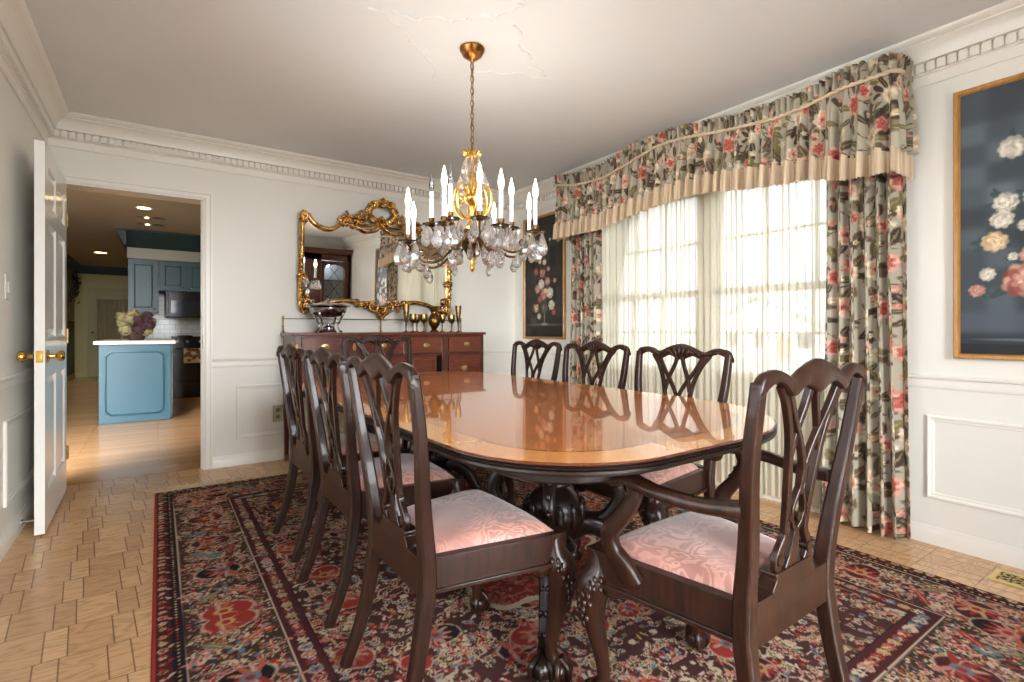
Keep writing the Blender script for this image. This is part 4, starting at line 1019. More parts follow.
        b = MB(); kc = Vector((x0, y0, .33))+d*.030     # acanthus carving on the knee
        s_ = Vector((-d.y, d.x, 0))
        for r_ in range(7):
            zq = .372-r_*.022; f_q = max(0, min(1, (.43-zq)/.35)); oq = np.interp(-zq, [-.43,-.38,-.345,-.31,-.26,-.20], [0,.002,.018,.026,.022,.010]); rq = np.interp(-zq, [-.43,-.38,-.345,-.31,-.26,-.20], [.028,.036,.042,.040,.033,.026])
            for k in range(-4, 5):
                if abs(k) > 5-r_*.6: continue
                t_ = k*.42+(.2 if r_ % 2 else 0); e_ = d*math.cos(t_)+s_*math.sin(t_)
                b.ell(Vector((x0, y0, zq))+d*oq+e_*rq, (.0075,.0075,.013), Matrix.Rotation(k*.25, 3, d), 7, 4)
        for k in (-1, 1): b.tube([kc+s_*k*.040+Vector((math.cos(a)*s_.x*.014, math.cos(a)*s_.y*.014, .02+math.sin(a)*.014)) for a in np.linspace(0, 5, 14)], .0045, 6)
        b.build('knee_carving', mh, lg, smooth=1.2)
    if arm:
        for sx in (-1, 1):
            b = MB()
            P = bez([(sx*(WS+.026),yb(.655)+.012,.655),(sx*(WS+.052),.07,.648),(sx*(WS+.075),.16,.655),(sx*(WS+.070),.235,.662),(sx*(WS+.048),.295,.668),(sx*(WS+.036),.325,.655)], 26)
            b.bar(P, lerp_list([.046,.040,.042,.048,.048,.036], 26), lerp_list([.032,.028,.026,.026,.028,.028], 26), (0,0,1), .42)
            b.lathe([(0,-.018),(.017,-.018),(.022,-.008),(.022,.008),(.017,.018),(0,.018)], 14, (sx*(WS+.036), .326, .642), 'x')
            ar = b.build('arm', mh, root, smooth=.8)
            b = MB(); P = bez([(sx*(WS+.060),.250,.655),(sx*(WS+.060),.246,.62),(sx*(WS+.066),.282,.56),(sx*(WS+.068),.318,.515),(sx*(WS+.062),.315,.47),(sx*(WS+.052),.286,.435),(sx*(WS+.044),.262,.395)], 28)
            b.bar(P, lerp_list([.036,.034,.038,.044,.046,.052,.062], 28), lerp_list([.030,.026,.028,.030,.030,.028,.026], 28), (1,0,0), .3)
            for k in range(9): 
                p = P[6+k*2]; b.ell((p.x, p.y+.020, p.z), (.009,.008,.009), None, 7, 4)
            b.build('arm_support', mh, root, smooth=.8)
    return root
RZ = .0105
side = thing('dining_chair', 'x', 'chair', (0,0,RZ), 0, 'carved dining chairs'); chair_parts(side)
armc = thing('dining_armchair', 'carved mahogany dining armchair with pink seat at the near end of the table', 'chair', (1.215, .625, RZ), math.radians(1.5), 'carved dining chairs'); chair_parts(armc, True)
spots = [(.565,1.385,-90,'carved mahogany side chair, nearest of the three with their backs to the doorway'),
 (.58,2.02,-89.5,'carved mahogany side chair, middle of the three with their backs to the doorway'),
 (.585,2.62,-88.5,'carved mahogany side chair, last before the sideboard of three with backs to the doorway'),
 (1.915,1.50,90.5,'carved mahogany side chair before the sheers, nearest the armchair on the window side'),
 (2.02,2.17,91.5,'carved mahogany side chair, middle of the three on the window side of the table'),
 (2.10,2.84,92,'carved mahogany side chair on the window side, in front of the narrow dark painting'),
 (1.28,3.47,180,'carved mahogany chair at the far end of the table in front of the sideboard')]
for i, (x_, y_, a_, lb) in enumerate(spots):
    o = side if i == 0 else copy_tree(side)
    if i == 6: o.scale = (1.0, 1.0, 1.03)
    o.location = (x_, y_, RZ); o.rotation_euler = (0,0,math.radians(a_)); o['label'] = lb
# ================================================================== DINING TABLE
tb = thing('dining_table', 'long polished mahogany pedestal dining table with rounded corners and satinwood banding', 'dining table', (TX, TY, RZ), math.radians(.9))
ZT = .75-RZ
def tl(inset, n_=120):
    a, b_ = TA-inset, TB-inset; out = []; m_ = n_//4; ex = 2/2.1
    for qd in range(4):
        R = TR[qd % 2]-inset
        for k in range(m_):
            t_ = k/m_*PI/2
            c_, s_ = math.cos(t_)**ex*R, math.sin(t_)**ex*R
            x_, y_ = a-R+c_, b_-R+s_
            out.append([(x_, y_), (-(a-R)-s_, b_-R+c_), (-x_, -y_), (a-R+s_, -(b_-R)-c_)][qd])
    return out
b = MB(); b.loops([[(x_, y_, ZT-.004) for x_, y_ in tl(.003)], [(x_, y_, ZT) for x_, y_ in tl(.006)]]); b.build('table_top', M['tabletop'], tb, smooth=.5)
b = MB(); pf = [(.06,-.031),(.008,-.031),(.002,-.029),(.0005,-.0235),(.003,-.0185),(.006,-.0175),(.002,-.0155),(.0,-.0125),(.002,-.0100),(.005,-.0090),(.001,-.0070),(.0,-.0050),(.002,-.0040),(.003,-.004)]
b.loops([[(x_, y_, ZT+e) for x_, y_ in tl(d)] for d, e in pf]); b.build('reeded_edge', M['black_wood'], tb, smooth=.7)
b = MB(); b.loops([[(x_, y_, z_) for x_, y_ in tl(d)] for d, z_ in ((.15, ZT-.09), (.145, ZT-.085), (.145, ZT-.03))]); b.build('apron', M['black_wood'], tb, smooth=.5)
for yo in (-.50, .55):
    b = MB(); b.lathe([(.0,.20),(.075,.20),(.085,.215),(.07,.235),(.055,.25),(.075,.275),(.105,.31),(.115,.35),(.105,.39),(.075,.425),(.05,.44),(.065,.45),(.065,.46),(.045,.475),(.05,.51),(.065,.55),(.085,.585),(.09,.60),(.0,.60)], 28, (0, yo, 0))
    for k in range(12):
        a = k*PI/6; b.ell((math.cos(a)*.105, yo+math.sin(a)*.105, .35), (.018,.018,.05), None, 8, 6)
    b.build('pedestal', M['black_wood'], tb, smooth=1.0)
    b = MB(); b.box(-.24, .24, yo-.24, yo+.24, .595, .66); b.build('bearer_block', M['black_wood'], tb, bevel=.008)
    for k in range(4):
        a = PI/4+k*PI/2; e = Vector((math.cos(a), math.sin(a), 0)); o0 = Vector((0, yo, 0)); z3 = Vector((0,0,1)); s_ = Vector((-e.y, e.x, 0))
        b = MB(); P = bez([o0+e*.06+z3*.27, o0+e*.13+z3*.31, o0+e*.21+z3*.27, o0+e*.28+z3*.16, o0+e*.35+z3*.07, o0+e*.41+z3*.034], 26)
        b.bar(P, lerp_list([.06,.07,.062,.046,.036,.040], 26), lerp_list([.07,.08,.065,.05,.04,.04], 26), tuple(s_), .4)
        c0 = o0+e*.435+z3*.034; b.ell(c0, (.036,.036,.034), None, 12, 8)
        for q in (-.9, 0, .9):
            f = Matrix.Rotation(q, 3, 'Z') @ e; b.tube(bez([c0-e*.03+z3*.03, c0+f*.028+z3*.026, c0+f*.042, c0+f*.034-z3*.026], 8), lerp_list([.011,.010,.009,.004], 8), 6)
        for r_ in range(6):
            p = P[6+r_*3]
            for q in (-1, 0, 1): b.ell(p+s_*q*.016+e*.014+z3*.018, (.008,.008,.013), None, 7, 4)
        b.build('pedestal_leg', M['black_wood'], tb, smooth=1.0)
        b = MB(); P = bez([o0+e*.10+z3*.30, o0+e*.19+z3*.34, o0+e*.24+z3*.42, o0+e*.20+z3*.50, o0+e*.15+z3*.53, o0+e*.20+z3*.575, o0+e*.29+z3*.60], 30)
        b.bar(P, lerp_list([.03,.036,.042,.04,.03,.036,.05], 30), lerp_list([.036,.042,.046,.042,.034,.036,.04], 30), tuple(s_), .4)
        for r_ in range(7): 
            p = P[4+r_*3]; b.ell(p+e*.020, (.012,.012,.016), None, 7, 4)
        b.build('scroll_bracket', M['black_wood'], tb, smooth=1.0)
# ================================================================== SIDEBOARD
SX0, SX1, SYF, SYB, SZ = .80, 2.45, 3.98, 4.42, 1.018
sb = thing('sideboard', 'tall mahogany sideboard with brass gallery rail against the back wall', 'sideboard', (0,0,0))
b = MB(); b.box(SX0+.02, SX1-.02, SYF+.012, SYB-.005, .545, SZ-.022); b.build('case', M['mahog_case'], sb)
b = MB(); b.box(SX0, SX1, SYF-.015, SYB, SZ-.022, SZ); b.build('top', M['mahog_red'], sb, bevel=.005)
# face frame
b = MB(); cols = [(.862,1.205),(1.305,1.665),(1.717,2.012),(2.070,2.395)]
edges = [SX0+.02]+[q for c_ in cols for q in c_]+[SX1-.02]
for i in range(0, len(edges), 2): b.box(edges[i], edges[i+1], SYF-.002, SYF+.014, .54, SZ-.022)
for c_ in cols: b.box(c_[0], c_[1], SYF, SYF+.014, SZ-.036, SZ-.022); b.box(c_[0], c_[1], SYF, SYF+.014, .822, .840); b.box(c_[0], c_[1], SYF, SYF+.014, .54, .56)
b.build('face_frame', M['mahog_case'], sb, bevel=.002)
b = MB()
for x_ in (.833, 1.255): b.ell((x_, SYF-.003, .905), (.014,.003,.032), None, 14, 8)
b.build('oval_inlay', M['inlay'], sb, smooth=1.2)
M['pull'] = metal('pull_brass', (214,190,140), .3, .05, (150,122,76))
def oval_pull(par, x_, y_, z_, big=1.0):
    b = MB(); b.lathe([(0,.0),(.026*big,0),(.026*big,-.003),(.022*big,-.004),(0,-.005)], 20, (x_, y_, z_), 'y', 1, 1)
    for v in range(len(b.v)):
        p = b.v[v]; b.v[v] = (x_+(p[0]-x_)*1.35, p[1], z_+(p[2]-z_)*.92)
    b.tube(bez([(x_-.022*big, y_-.004, z_+.004), (x_-.022*big, y_-.014, z_-.004), (x_, y_-.018, z_-.016*big), (x_+.022*big, y_-.014, z_-.004), (x_+.022*big, y_-.004, z_+.004)], 14), .0028, 6)
    return b.build('oval_pull', M['pull'], par, smooth=1.0)
lo_top = (.842, SZ-.038); lo_bot = (.562, .820)
for i, (x0, x1) in enumerate(cols):
    mat_ = M['mahog_red']
    b = MB(); b.box(x0+.004, x1-.004, SYF-.008, SYF+.02, lo_top[0]+.003, lo_top[1]); b.frame((x0+.004, SYF-.008, lo_top[0]+.003), (1,0,0), (0,0,1), x1-x0-.008, lo_top[1]-lo_top[0]-.003, [(0,0),(0,.003),(.005,.003),(.006,0)])
    d = b.build('drawer', mat_, sb, bevel=.0015); oval_pull(d, (x0+x1)/2+(.02 if i == 3 else 0), SYF-.009, (lo_top[0]+lo_top[1])/2, .85)
    if i == 2:       # recessed panel door; a dark strip paints the shade in the open slot
        b = MB(); b.box(x0+.004, x1-.05, SYF+.002, SYF+.02, lo_bot[0], lo_bot[1]); b.frame((x0+.03, SYF+.002, lo_bot[0]+.03), (1,0,0), (0,0,1), x1-x0-.11, lo_bot[1]-lo_bot[0]-.06, [(0,0),(.006,.004),(.012,.0)])
        b.build('cupboard_door', mat_, sb, bevel=.0015)
        b = MB(); b.box(x1-.048, x1-.002, SYF+.004, SYF+.013, lo_bot[0], lo_bot[1]); b.build('slot_shade', plain('slot_shade_paint', (20,12,9), .9, spec=.1), sb)
    else:
        b = MB(); b.box(x0+.004, x1-.004, SYF-.006, SYF+.02, lo_bot[0], lo_bot[1]); b.frame((x0+.004, SYF-.006, lo_bot[0]), (1,0,0), (0,0,1), x1-x0-.008, lo_bot[1]-lo_bot[0], [(0,0),(0,.003),(.005,.003),(.006,0)])
        d = b.build('deep_drawer', mat_, sb, bevel=.0015); oval_pull(d, (x0+x1)/2, SYF-.007, .70)
for x_ in (SX0+.04, 1.255, 1.69, SX1-.04):
    for y_ in (SYF+.03, SYB-.035):
        if y_ > 4.2 and x_ in (1.255, 1.69): continue
        b = MB(); b.bar([(x_, y_, .0), (x_, y_, .03), (x_, y_, .55)], [.026,.028,.046], [.026,.028,.046], (0,1,0), .1)
        lg = b.build('leg', M['mahog_case'], sb)
        b = MB(); b.bar([(x_, y_, .0), (x_, y_, .012), (x_, y_, .045)], [.030,.032,.032], [.030,.032,.032], (0,1,0), .1); b.build('foot_cap', M['brass'], lg)
b = MB()
for x_ in (SX0+.02, (SX0+SX1)/2, SX1-.02): b.lathe([(.012,0),(.012,.005),(.006,.012),(.005,.04),(.008,.05),(.005,.06),(.005,.10),(.008,.108),(.006,.118),(.009,.128),(0,.138)], 12, (x_, SYB-.018, SZ))
b.tube([(SX0+.02, SYB-.018, SZ+.112), (SX1-.02, SYB-.018, SZ+.112)], .0035, 8)
b.build('gallery_rail', M['brass'], sb, smooth=1.0)
# things on the sideboard -------------------------------------------------------------
cd = thing('chafing_dish', 'round silver chafing dish on a four-legged stand at the left end of the sideboard', 'chafing dish', (1.105, 4.16, SZ)); cd.scale = (1.16, 1.16, 1.1)
b = MB(); b.lathe([(0,.108),(.065,.110),(.100,.124),(.118,.146),(.122,.175),(.118,.178),(.0,.172)], 32); b.build('water_pan', M['silver'], cd, smooth=.8)
b = MB(); pr_ = [(.100,.176),(.135,.180),(.148,.190),(.140,.197),(.115,.200)]
L = []
for r_, z_ in pr_: L.append([(math.cos(a)*r_*(1+.02*math.cos(a*16)*(r_ > .13)), math.sin(a)*r_*(1+.02*math.cos(a*16)*(r_ > .13)), z_) for a in np.linspace(0, 2*PI, 97)[:-1]])
b.loops(L, True, False, False); b.build('rim_tray', M['silver'], cd, smooth=.8)
b = MB(); b.lathe([(.118,.199),(.105,.203),(.075,.210),(.04,.215),(.010,.217),(.008,.224),(.014,.232),(.012,.242),(0,.246)], 28); b.build('lid', M['silver'], cd, smooth=.8)
for k in range(4):
    a = PI/4+k*PI/2; e = Vector((math.cos(a), math.sin(a), 0)); z3 = Vector((0,0,1))
    b = MB(); b.tube(bez([e*.095+z3*.165, e*.108+z3*.135, e*.088+z3*.09, e*.068+z3*.05, e*.082+z3*.015, e*.098+z3*.004], 20), lerp_list([.008,.008,.007,.006,.007,.009], 20), 8); b.build('stand_leg', M['silver'], cd, smooth=1.2)
b = MB(); b.tube([(math.cos(a)*.078, math.sin(a)*.078, .07) for a in np.linspace(0, 2*PI, 41)[:-1]], .004, 6, closed=True); b.build('stand_ring', M['silver'], cd, smooth=1.2)
b = MB(); b.lathe([(0,.003),(.04,.003),(.046,.012),(.044,.035),(.03,.045),(.014,.05),(.014,.06),(0,.06)], 20); b.build('burner', M['silver'], cd, smooth=.8)
GOB = [(0,0),(.030,0),(.031,.003),(.020,.007),(.007,.014),(.005,.05),(.008,.060),(.005,.070),(.008,.078),(.022,.088),(.030,.105),(.032,.130),(.031,.158),(.029,.158),(.029,.12),(.018,.095),(0,.088)]
FLU = [(0,0),(.030,0),(.031,.003),(.018,.007),(.006,.016),(.005,.055),(.009,.064),(.005,.072),(.010,.085),(.018,.12),(.024,.17),(.031,.245),(.029,.245),(.022,.17),(.014,.12),(0,.09)]
def goblet(name, prof, x_, y_, label, grp):
    b = MB(); b.lathe(prof, 22); o = b.build(name, M['brass'], None, .8, loc=(x_, y_, SZ)); tag(o, label, 'goblet', grp); return o
goblet('brass_flute', FLU, 1.772, 4.19, 'tall brass flute left of the brass goblets on the sideboard', 'brass flutes')
goblet('brass_flute', FLU, 2.285, 4.19, 'tall brass flute at the right end of the sideboard', 'brass flutes')
for x_, y_, lb in ((1.805, 4.12, 'small brass goblet just right of the left tall flute'), (1.885, 4.22, 'small brass goblet, rear one of the overlapping pair left of the vase'), (1.898, 4.10, 'small brass goblet, front one of the overlapping pair left of the vase'), (2.115, 4.18, 'small brass goblet tucked close against the right side of the brass vase'), (2.19, 4.14, 'small brass goblet standing between the vase and the right tall flute')):
    goblet('brass_goblet', GOB, x_, y_, lb, 'brass goblets')
b = MB(); b.lathe([(0,0),(.042,0),(.044,.006),(.030,.014),(.022,.026),(.026,.036),(.046,.065),(.056,.10),(.054,.125),(.040,.148),(.028,.165),(.030,.185),(.040,.21),(.044,.222),(.041,.222),(.03,.20),(0,.16)], 26)
tag(b.build('brass_vase', metal('dark_brass_vase', (150,112,58), .3, .1, (84,58,28)), None, .8, loc=(2.022, 4.15, SZ)), 'round-bellied dark brass vase among the goblets on the sideboard', 'vase')
# ================================================================== MIRROR
mr = thing('gilt_mirror', 'ornate gilt rococo mirror hung above the sideboard', 'mirror', (1.62, YB-.016, 1.188)); mr.rotation_euler = (math.radians(1.9), 0, 0); mr.scale = (1, 1, .95)
OUT = [(-.665,.02),(-.675,.20),(-.668,.45),(-.665,.70),(-.66,.835),(-.625,.835),(-.56,.755),(-.44,.728),(-.34,.80),(-.30,.835),(-.24,.790),(-.15,.745),(-.05,.765),(0,.815),(.05,.765),(.15,.745),(.24,.790),(.30,.835),(.34,.80),(.44,.728),(.56,.755),(.625,.835),(.66,.835),(.665,.70),(.668,.45),(.675,.20),(.665,.02),(.60,.015),(.45,.085),(.30,.105),(.15,.075),(0,.05),(-.15,.075),(-.30,.105),(-.45,.085),(-.60,.015)]
P = []
nO = len(OUT)
for i in range(nO):
    p0, p1, p2, p3 = [Vector((OUT[(i+k) % nO][0], 0, OUT[(i+k) % nO][1])) for k in (-1, 0, 1, 2)]
    for k in range(5):
        t_ = k/5; P.append(.5*((2*p1)+(p2-p0)*t_+(2*p0-5*p1+4*p2-p3)*t_*t_+(3*p1-p0-3*p2+p3)*t_**3))
b = MB(); b.tube([p+Vector((0,-.022,0)) for p in P], .026, 10, flat=(1,.8), up=(0,1,0), closed=True)
b.tube([p*1 +Vector((0,-.036,0)) for p in P], [.011+.004*math.sin(i*1.1) for i in range(len(P))], 8, up=(0,1,0), closed=True)
for i in range(0, len(P), 2):
    t_ = (P[(i+1) % len(P)]-P[i-1]).normalized(); a_ = math.atan2(t_.z, t_.x); nrm_ = Vector((-t_.z, 0, t_.x))
    b.ell(P[i]+nrm_*(.012 if i % 4 else -.010)+Vector((0,-.040,0)), (.017,.009,.008), Matrix.Rotation(-a_+(.5 if i % 4 else -.5), 3, 'Y'), 7, 4)
b.build('frame_moulding', M['gilt'], mr, smooth=1.2)
b = MB(); ctr = Vector((0,0,.42)); n_ = len(P)
b.add([(p.x, -.012, p.z) for p in P], [tuple(range(n_))]); b.build('mirror_glass', M['mirror'], mr, smooth=0)
def carve(b, cx, cz, R, n, rg, up=0, ybase=-.035, sc=1.0):
    for k in range(n):
        a = rg.uniform(0, 6.28); d = R*math.sqrt(rg.random()); s_ = rg.uniform(.7, 1.3)*sc
        b.ell((cx+math.cos(a)*d, ybase-rg.uniform(0,.02), cz+math.sin(a)*d), (.020*s_,.011*s_,.011*s_), Matrix.Rotation(a+rg.uniform(-.8,.8), 3, 'Y'), 7, 5)
def scroll(b, cx, cz, r, a0, turns, sgn, th, y_=-.04):
    b.tube([(cx+math.cos(a0+sgn*t_*turns*6.283)*r*(1-.8*t_), y_-.012*t_, cz+math.sin(a0+sgn*t_*turns*6.283)*r*(1-.8*t_)) for t_ in np.linspace(0, 1, 30)], lerp_list([th, th*.9, th*.6], 29), 8, up=(0,1,0))
rg = random.Random(12)
b = MB()     # pierced shell crest
for k in range(26):
    a = PI*2*k/26; rx, rz = .120, .085; p = (math.cos(a)*rx, -.035, .925+math.sin(a)*rz)
    b.ell(p, (.034*(1+.25*(k % 2)),.016,.020), Matrix.Rotation(-a+.6, 3, 'Y'), 8, 5)
    b.ell((p[0]*1.15, -.045, .925+math.sin(a)*rz*1.2), (.018,.012,.013), Matrix.Rotation(-a, 3, 'Y'), 7, 5)
for sx in (-1, 1):
    scroll(b, sx*.17, .865, .055, PI/2, 1.2, -sx, .014); scroll(b, sx*.075, 1.0, .04, 0, 1.1, sx, .012)
    b.tube(bez([(sx*.03,-.04,.83),(sx*.10,-.045,.80),(sx*.17,-.045,.80),(sx*.24,-.04,.83)], 16), .014, 8); carve(b, sx*.215, .84, .05, 16, rg)
carve(b, 0, .835, .05, 16, rg); carve(b, 0, 1.02, .045, 14, rg)
b.build('crest_ornament', M['gilt'], mr, smooth=1.2)
for sx in (-1, 1):
    b = MB(); scroll(b, sx*.32, .825, .045, -PI/2, 1.2, sx, .013); carve(b, sx*.31, .83, .062, 26, rg); carve(b, sx*.25, .79, .035, 10, rg); b.build('shoulder_ornament', M['gilt'], mr, smooth=1.2)
    b = MB(); scroll(b, sx*.645, .815, .035, PI/2, 1.1, -sx, .014); carve(b, sx*.65, .78, .03, 10, rg); b.build('corner_ornament', M['gilt'], mr, smooth=1.2)
    b = MB(); scroll(b, sx*.63, .06, .055, PI, 1.2, sx, .014); carve(b, sx*.65, .12, .04, 14, rg); carve(b, sx*.665, .30, .03, 14, rg)
    for k in range(12): b.ell((sx*(.672+.006*math.sin(k)), -.045, .18+k*.03), (.024,.010,.010), Matrix.Rotation(.9 if k % 2 else -.6, 3, 'Y'), 7, 5)
    b.build('lower_ornament', M['gilt'], mr, smooth=1.2)
b = MB(); scroll(b, -.06, .05, .055, PI/2, 1.1, 1, .015); scroll(b, .06, .05, .055, PI/2, 1.1, -1, .015); carve(b, 0, .015, .05, 22, rg); carve(b, 0, -.03, .025, 8, rg)
for sx in (-1, 1): carve(b, sx*.15, .065, .05, 14, rg); carve(b, sx*.22, .085, .035, 8, rg)
b.build('bottom_ornament', M['gilt'], mr, smooth=1.2)
# ================================================================== PAINTINGS
def framed(name, y0, y1, z0, z1, kind, label):
    r = thing(name, label, 'painting', (XR, (y0+y1)/2, z0)); w, h = y1-y0, z1-z0
    b = MB(); b.frame((-.004, w/2, 0), (0,-1,0), (0,0,1), w, h, [(0,0),(0,.022),(.004,.026),(.016,.026),(.022,.018),(.024,.010),(.024,0)]); b.build('picture_frame', M['frame_gold'], r, smooth=.4)
    b = MB(); b.box(-.012, -.003, -w/2+.01, w/2-.01, .01, h-.01); b.build('backing', M['black_wood'], r)
    cw_, ch = w-.044, h-.044; S = painting(cw_, ch, kind); U, V = np.meshgrid(np.linspace(0, cw_, 150), np.linspace(0, ch, 290))
    grid_obj('canvas', np.stack([np.full_like(U, -.0135), cw_/2-U, .022+V], -1), sample(S.lin(), S, U, V), M['canvas'], r)
framed('flower_painting', 3.612, 4.255, .950, 2.16, 'a', 'narrow dark still life of flowers in a glass vase, in the far corner')
framed('flower_painting', .162, .805, .907, 2.153, 'b', 'large blue-black flower painting in a gold frame on the wall right of the curtain')
# ================================================================== CHINA CABINET (rear right corner; seen in the mirror)
cc = thing('china_cabinet', 'tall mahogany china cabinet with lattice glass door reflected in the gilt mirror', 'china cabinet', (2.55, YR+.02, 0))
W2 = .50; Dp = .42
b = MB(); b.box(-W2, W2, 0, Dp, .08, .80); b.box(-W2, W2, 0, .02, .80, 2.10); b.box(-W2, -W2+.025, 0, Dp-.04, .80, 2.10); b.box(W2-.025, W2, 0, Dp-.04, .80, 2.10); b.box(-W2, W2, 0, Dp-.04, 2.08, 2.12)
b.box(-W2, -.03, Dp-.06, Dp-.04, .80, 2.10); b.box(.445, W2, Dp-.06, Dp-.04, .80, 2.10); b.box(-W2, W2, Dp-.06, Dp-.04, 1.98, 2.10); b.build('case', M['mahog_case'], cc, bevel=.003)
b = MB(); b.loops([[(sx*(W2+d), y_, z_) for sx, y_ in ((-1,0),(1,0),(1,Dp-.03+d),(-1,Dp-.03+d))] for d, z_ in ((.0,2.10),(.02,2.13),(.05,2.17),(.055,2.20),(.0,2.20))]); b.build('cornice', M['mahog_case'], cc)
b = MB(); x0, x1, z0, z1 = -.03, .445, .84, 1.97
b.box(x0, x0+.05, Dp-.045, Dp-.02, z0, z1); b.box(x1-.05, x1, Dp-.045, Dp-.02, z0, z1); b.box(x0, x1, Dp-.045, Dp-.02, z0, z0+.06); b.box(x0, x1, Dp-.045, Dp-.02, z1-.05, z1)
xa, xb_ = x0+.05, x1-.05
arch = [(xa, z1-.05)]+[(xa+(xb_-xa)*t_, z1-.16+.10*math.sin(t_*PI)**.5-.02*math.cos(t_*6*PI)*(.2<t_<.8)) for t_ in np.linspace(0, 1, 24)]+[(xb_, z1-.05)]
b.prism([(p[0], p[1]) for p in arch], Dp-.04, Dp-.022, 'y')
d = b.build('glass_door', M['mahog_case'], cc)
b = MB(); cxm = (xa+xb_)/2; zz_ = z0+.06; hh = .30
for k in range(4):
    a, c_ = zz_+k*hh-.05, zz_+(k+1)*hh-.05
    for s_ in (-1, 1):
        b.bar([(cxm, Dp-.03, a), (cxm+s_*.12, Dp-.03, (a+c_)/2), (cxm, Dp-.03, c_)], .012, .012, (0,1,0)); b.bar([(cxm+s_*.12, Dp-.03, (a+c_)/2), (cxm+s_*(xb_-xa)/2, Dp-.03, (a+c_)/2)], .012, .012, (0,1,0))
b.build('lattice', M['mahog_case'], d)
b = MB(); b.box(xa, xb_, Dp-.035, Dp-.032, z0+.06, z1-.06); b.build('pane', M['cab_glass'], d, smooth=0)
b = MB(); b.box(-W2+.026, W2-.026, .02, .03, .80, 2.08); b.build('back_lining', plain('pale_lining', (196,208,214), .8), cc)
l_ = bpy.data.lights.new('cabinet_fill_light', 'POINT'); l_.energy = 2.5; l_.shadow_soft_size = .03; lo_ = bpy.data.objects.new('cabinet_fill_light', l_); C.objects.link(lo_); lo_.location = (2.67, YR+.25, 1.9)  # fill light added inside the cabinet so its glass reads brighter
for z_ in (1.2, 1.6):
    b = MB(); b.box(-W2+.03, W2-.03, .03, Dp-.08, z_, z_+.02); b.build('shelf', M['mahog_case'], cc)
for sx in (-1, 1):
    b = MB(); q0, q1 = sorted((sx*.02, sx*.46)); b.box(q0, q1, Dp, Dp+.02, .12, .77); b.frame((q1-.05, Dp+.02, .17), (-1,0,0), (0,0,1), q1-q0-.10, .55, [(0,0),(.01,.006),(.02,-.002)]); d = b.build('cupboard_door', M['mahog_red'], cc, bevel=.003)
    b = MB(); b.lathe([(0,0),(.006,0),(.006,.012),(.014,.018),(.0,.028)], 12, (sx*.06, Dp+.02, .45), 'y'); b.build('knob', M['brass'], d)
b = MB(); b.box(-W2-.01, W2+.01, 0, Dp+.02, 0, .09); b.build('plinth', M['mahog_case'], cc, bevel=.004)
# ================================================================== CHANDELIER
CX, CY = 1.284, 2.21
ch = thing('chandelier', 'brass and crystal chandelier with white candle bulbs hanging over the dining table', 'chandelier', (CX, CY, 0))
b = MB(); b.lathe([(0,H),(.058,H),(.063,H-.005),(.062,H-.013),(.058,H-.018),(.054,H-.026),(.042,H-.042),(.026,H-.054),(.012,H-.061),(.008,H-.072),(0,H-.075)], 28)
for k in range(20):
    a = k*PI/10; b.ell((math.cos(a)*.047, math.sin(a)*.047, H-.030), (.004,.004,.009), None, 6, 4)
b.build('canopy', metal('canopy_brass', (176,120,62), .3, .1, (110,70,34)), ch, smooth=.8)
b = MB(); z = H-.075; k = 0; ZC = 1.925
while z > ZC:
    pts = [(math.cos(a)*.0085, 0, z-.016+math.sin(a)*.019) for a in np.linspace(0, 2*PI, 15)[:-1]]
    if k % 2: pts = [(0, p[0], p[2]) for p in pts]
    b.tube(pts, .0026, 6, closed=True); z -= .0305; k += 1
b.tube([(0,0,H-.07), (.004,0,2.2), (-.004,.003,2.0), (0,0,ZC)], .0022, 6)
b.build('chain', M['brass'], ch, smooth=1.2)
b = MB(); b.lathe([(0,1.93),(.006,1.93),(.010,1.92),(.03,1.912),(.034,1.905),(.012,1.90),(.009,1.88),(.012,1.84),(.010,1.80),(.013,1.77),(.010,1.73),(.016,1.72),(.030,1.71),(.040,1.695),(.036,1.68),(.022,1.665),(.012,1.65),(.012,1.60),(.018,1.585),(.030,1.56),(.034,1.53),(.022,1.51),(.022,1.50),(.030,1.485),(.030,1.465),(.025,1.43),(.018,1.405),(.012,1.38),(.008,1.365),(.014,1.352),(.010,1.338),(.0,1.325)], 20)
b.build('centre_stem', M['gold_bright'], ch, smooth=.8)
b = MB(); b.lathe([(.04,1.492),(.068,1.49),(.072,1.480),(.055,1.455),(.038,1.43),(.024,1.405),(.0,1.39)], 22)
for k in range(12):
    a = k*PI/6; b.ell((math.cos(a)*.06, math.sin(a)*.06, 1.487), (.016,.016,.010), None, 7, 4)
b.build('bottom_bowl', M['bronze'], ch, smooth=.8)
b = MB()
for k in range(6):           # gilt lyre scrolls and leaf crown
    a = k*PI/3+.2; e = Vector((math.cos(a), math.sin(a), 0)); z3 = Vector((0,0,1))
    b.tube(bez([e*.012+z3*1.60, e*.05+z3*1.595, e*.085+z3*1.63, e*.098+z3*1.69, e*.085+z3*1.745, e*.055+z3*1.755, e*.038+z3*1.735, e*.045+z3*1.715, e*.058+z3*1.722], 30), lerp_list([.005,.006,.006,.006,.005,.004,.004], 30), 6)
    b.tube(bez([e*.012+z3*1.69, e*.03+z3*1.75, e*.02+z3*1.82, e*.012+z3*1.88], 14), .0035, 6)
    b.tube(bez([e*.075+z3*1.66, e*.055+z3*1.665, e*.05+z3*1.69, e*.062+z3*1.70], 10), .0035, 6)
for k in range(10):
    a = k*PI/5; e = Vector((math.cos(a), math.sin(a), 0)); p = e*.036+Vector((0,0,1.915)); b.ell(p, (.012,.006,.017), Matrix.Rotation(a, 3, 'Z') @ Matrix.Rotation(.5, 3, 'Y'), 7, 5)
    b.ell(e*.022+Vector((0,0,1.91)), (.010,.010,.006), None, 6, 4)
b.build('lyre_crown', M['gold_bright'], ch, smooth=1.2)
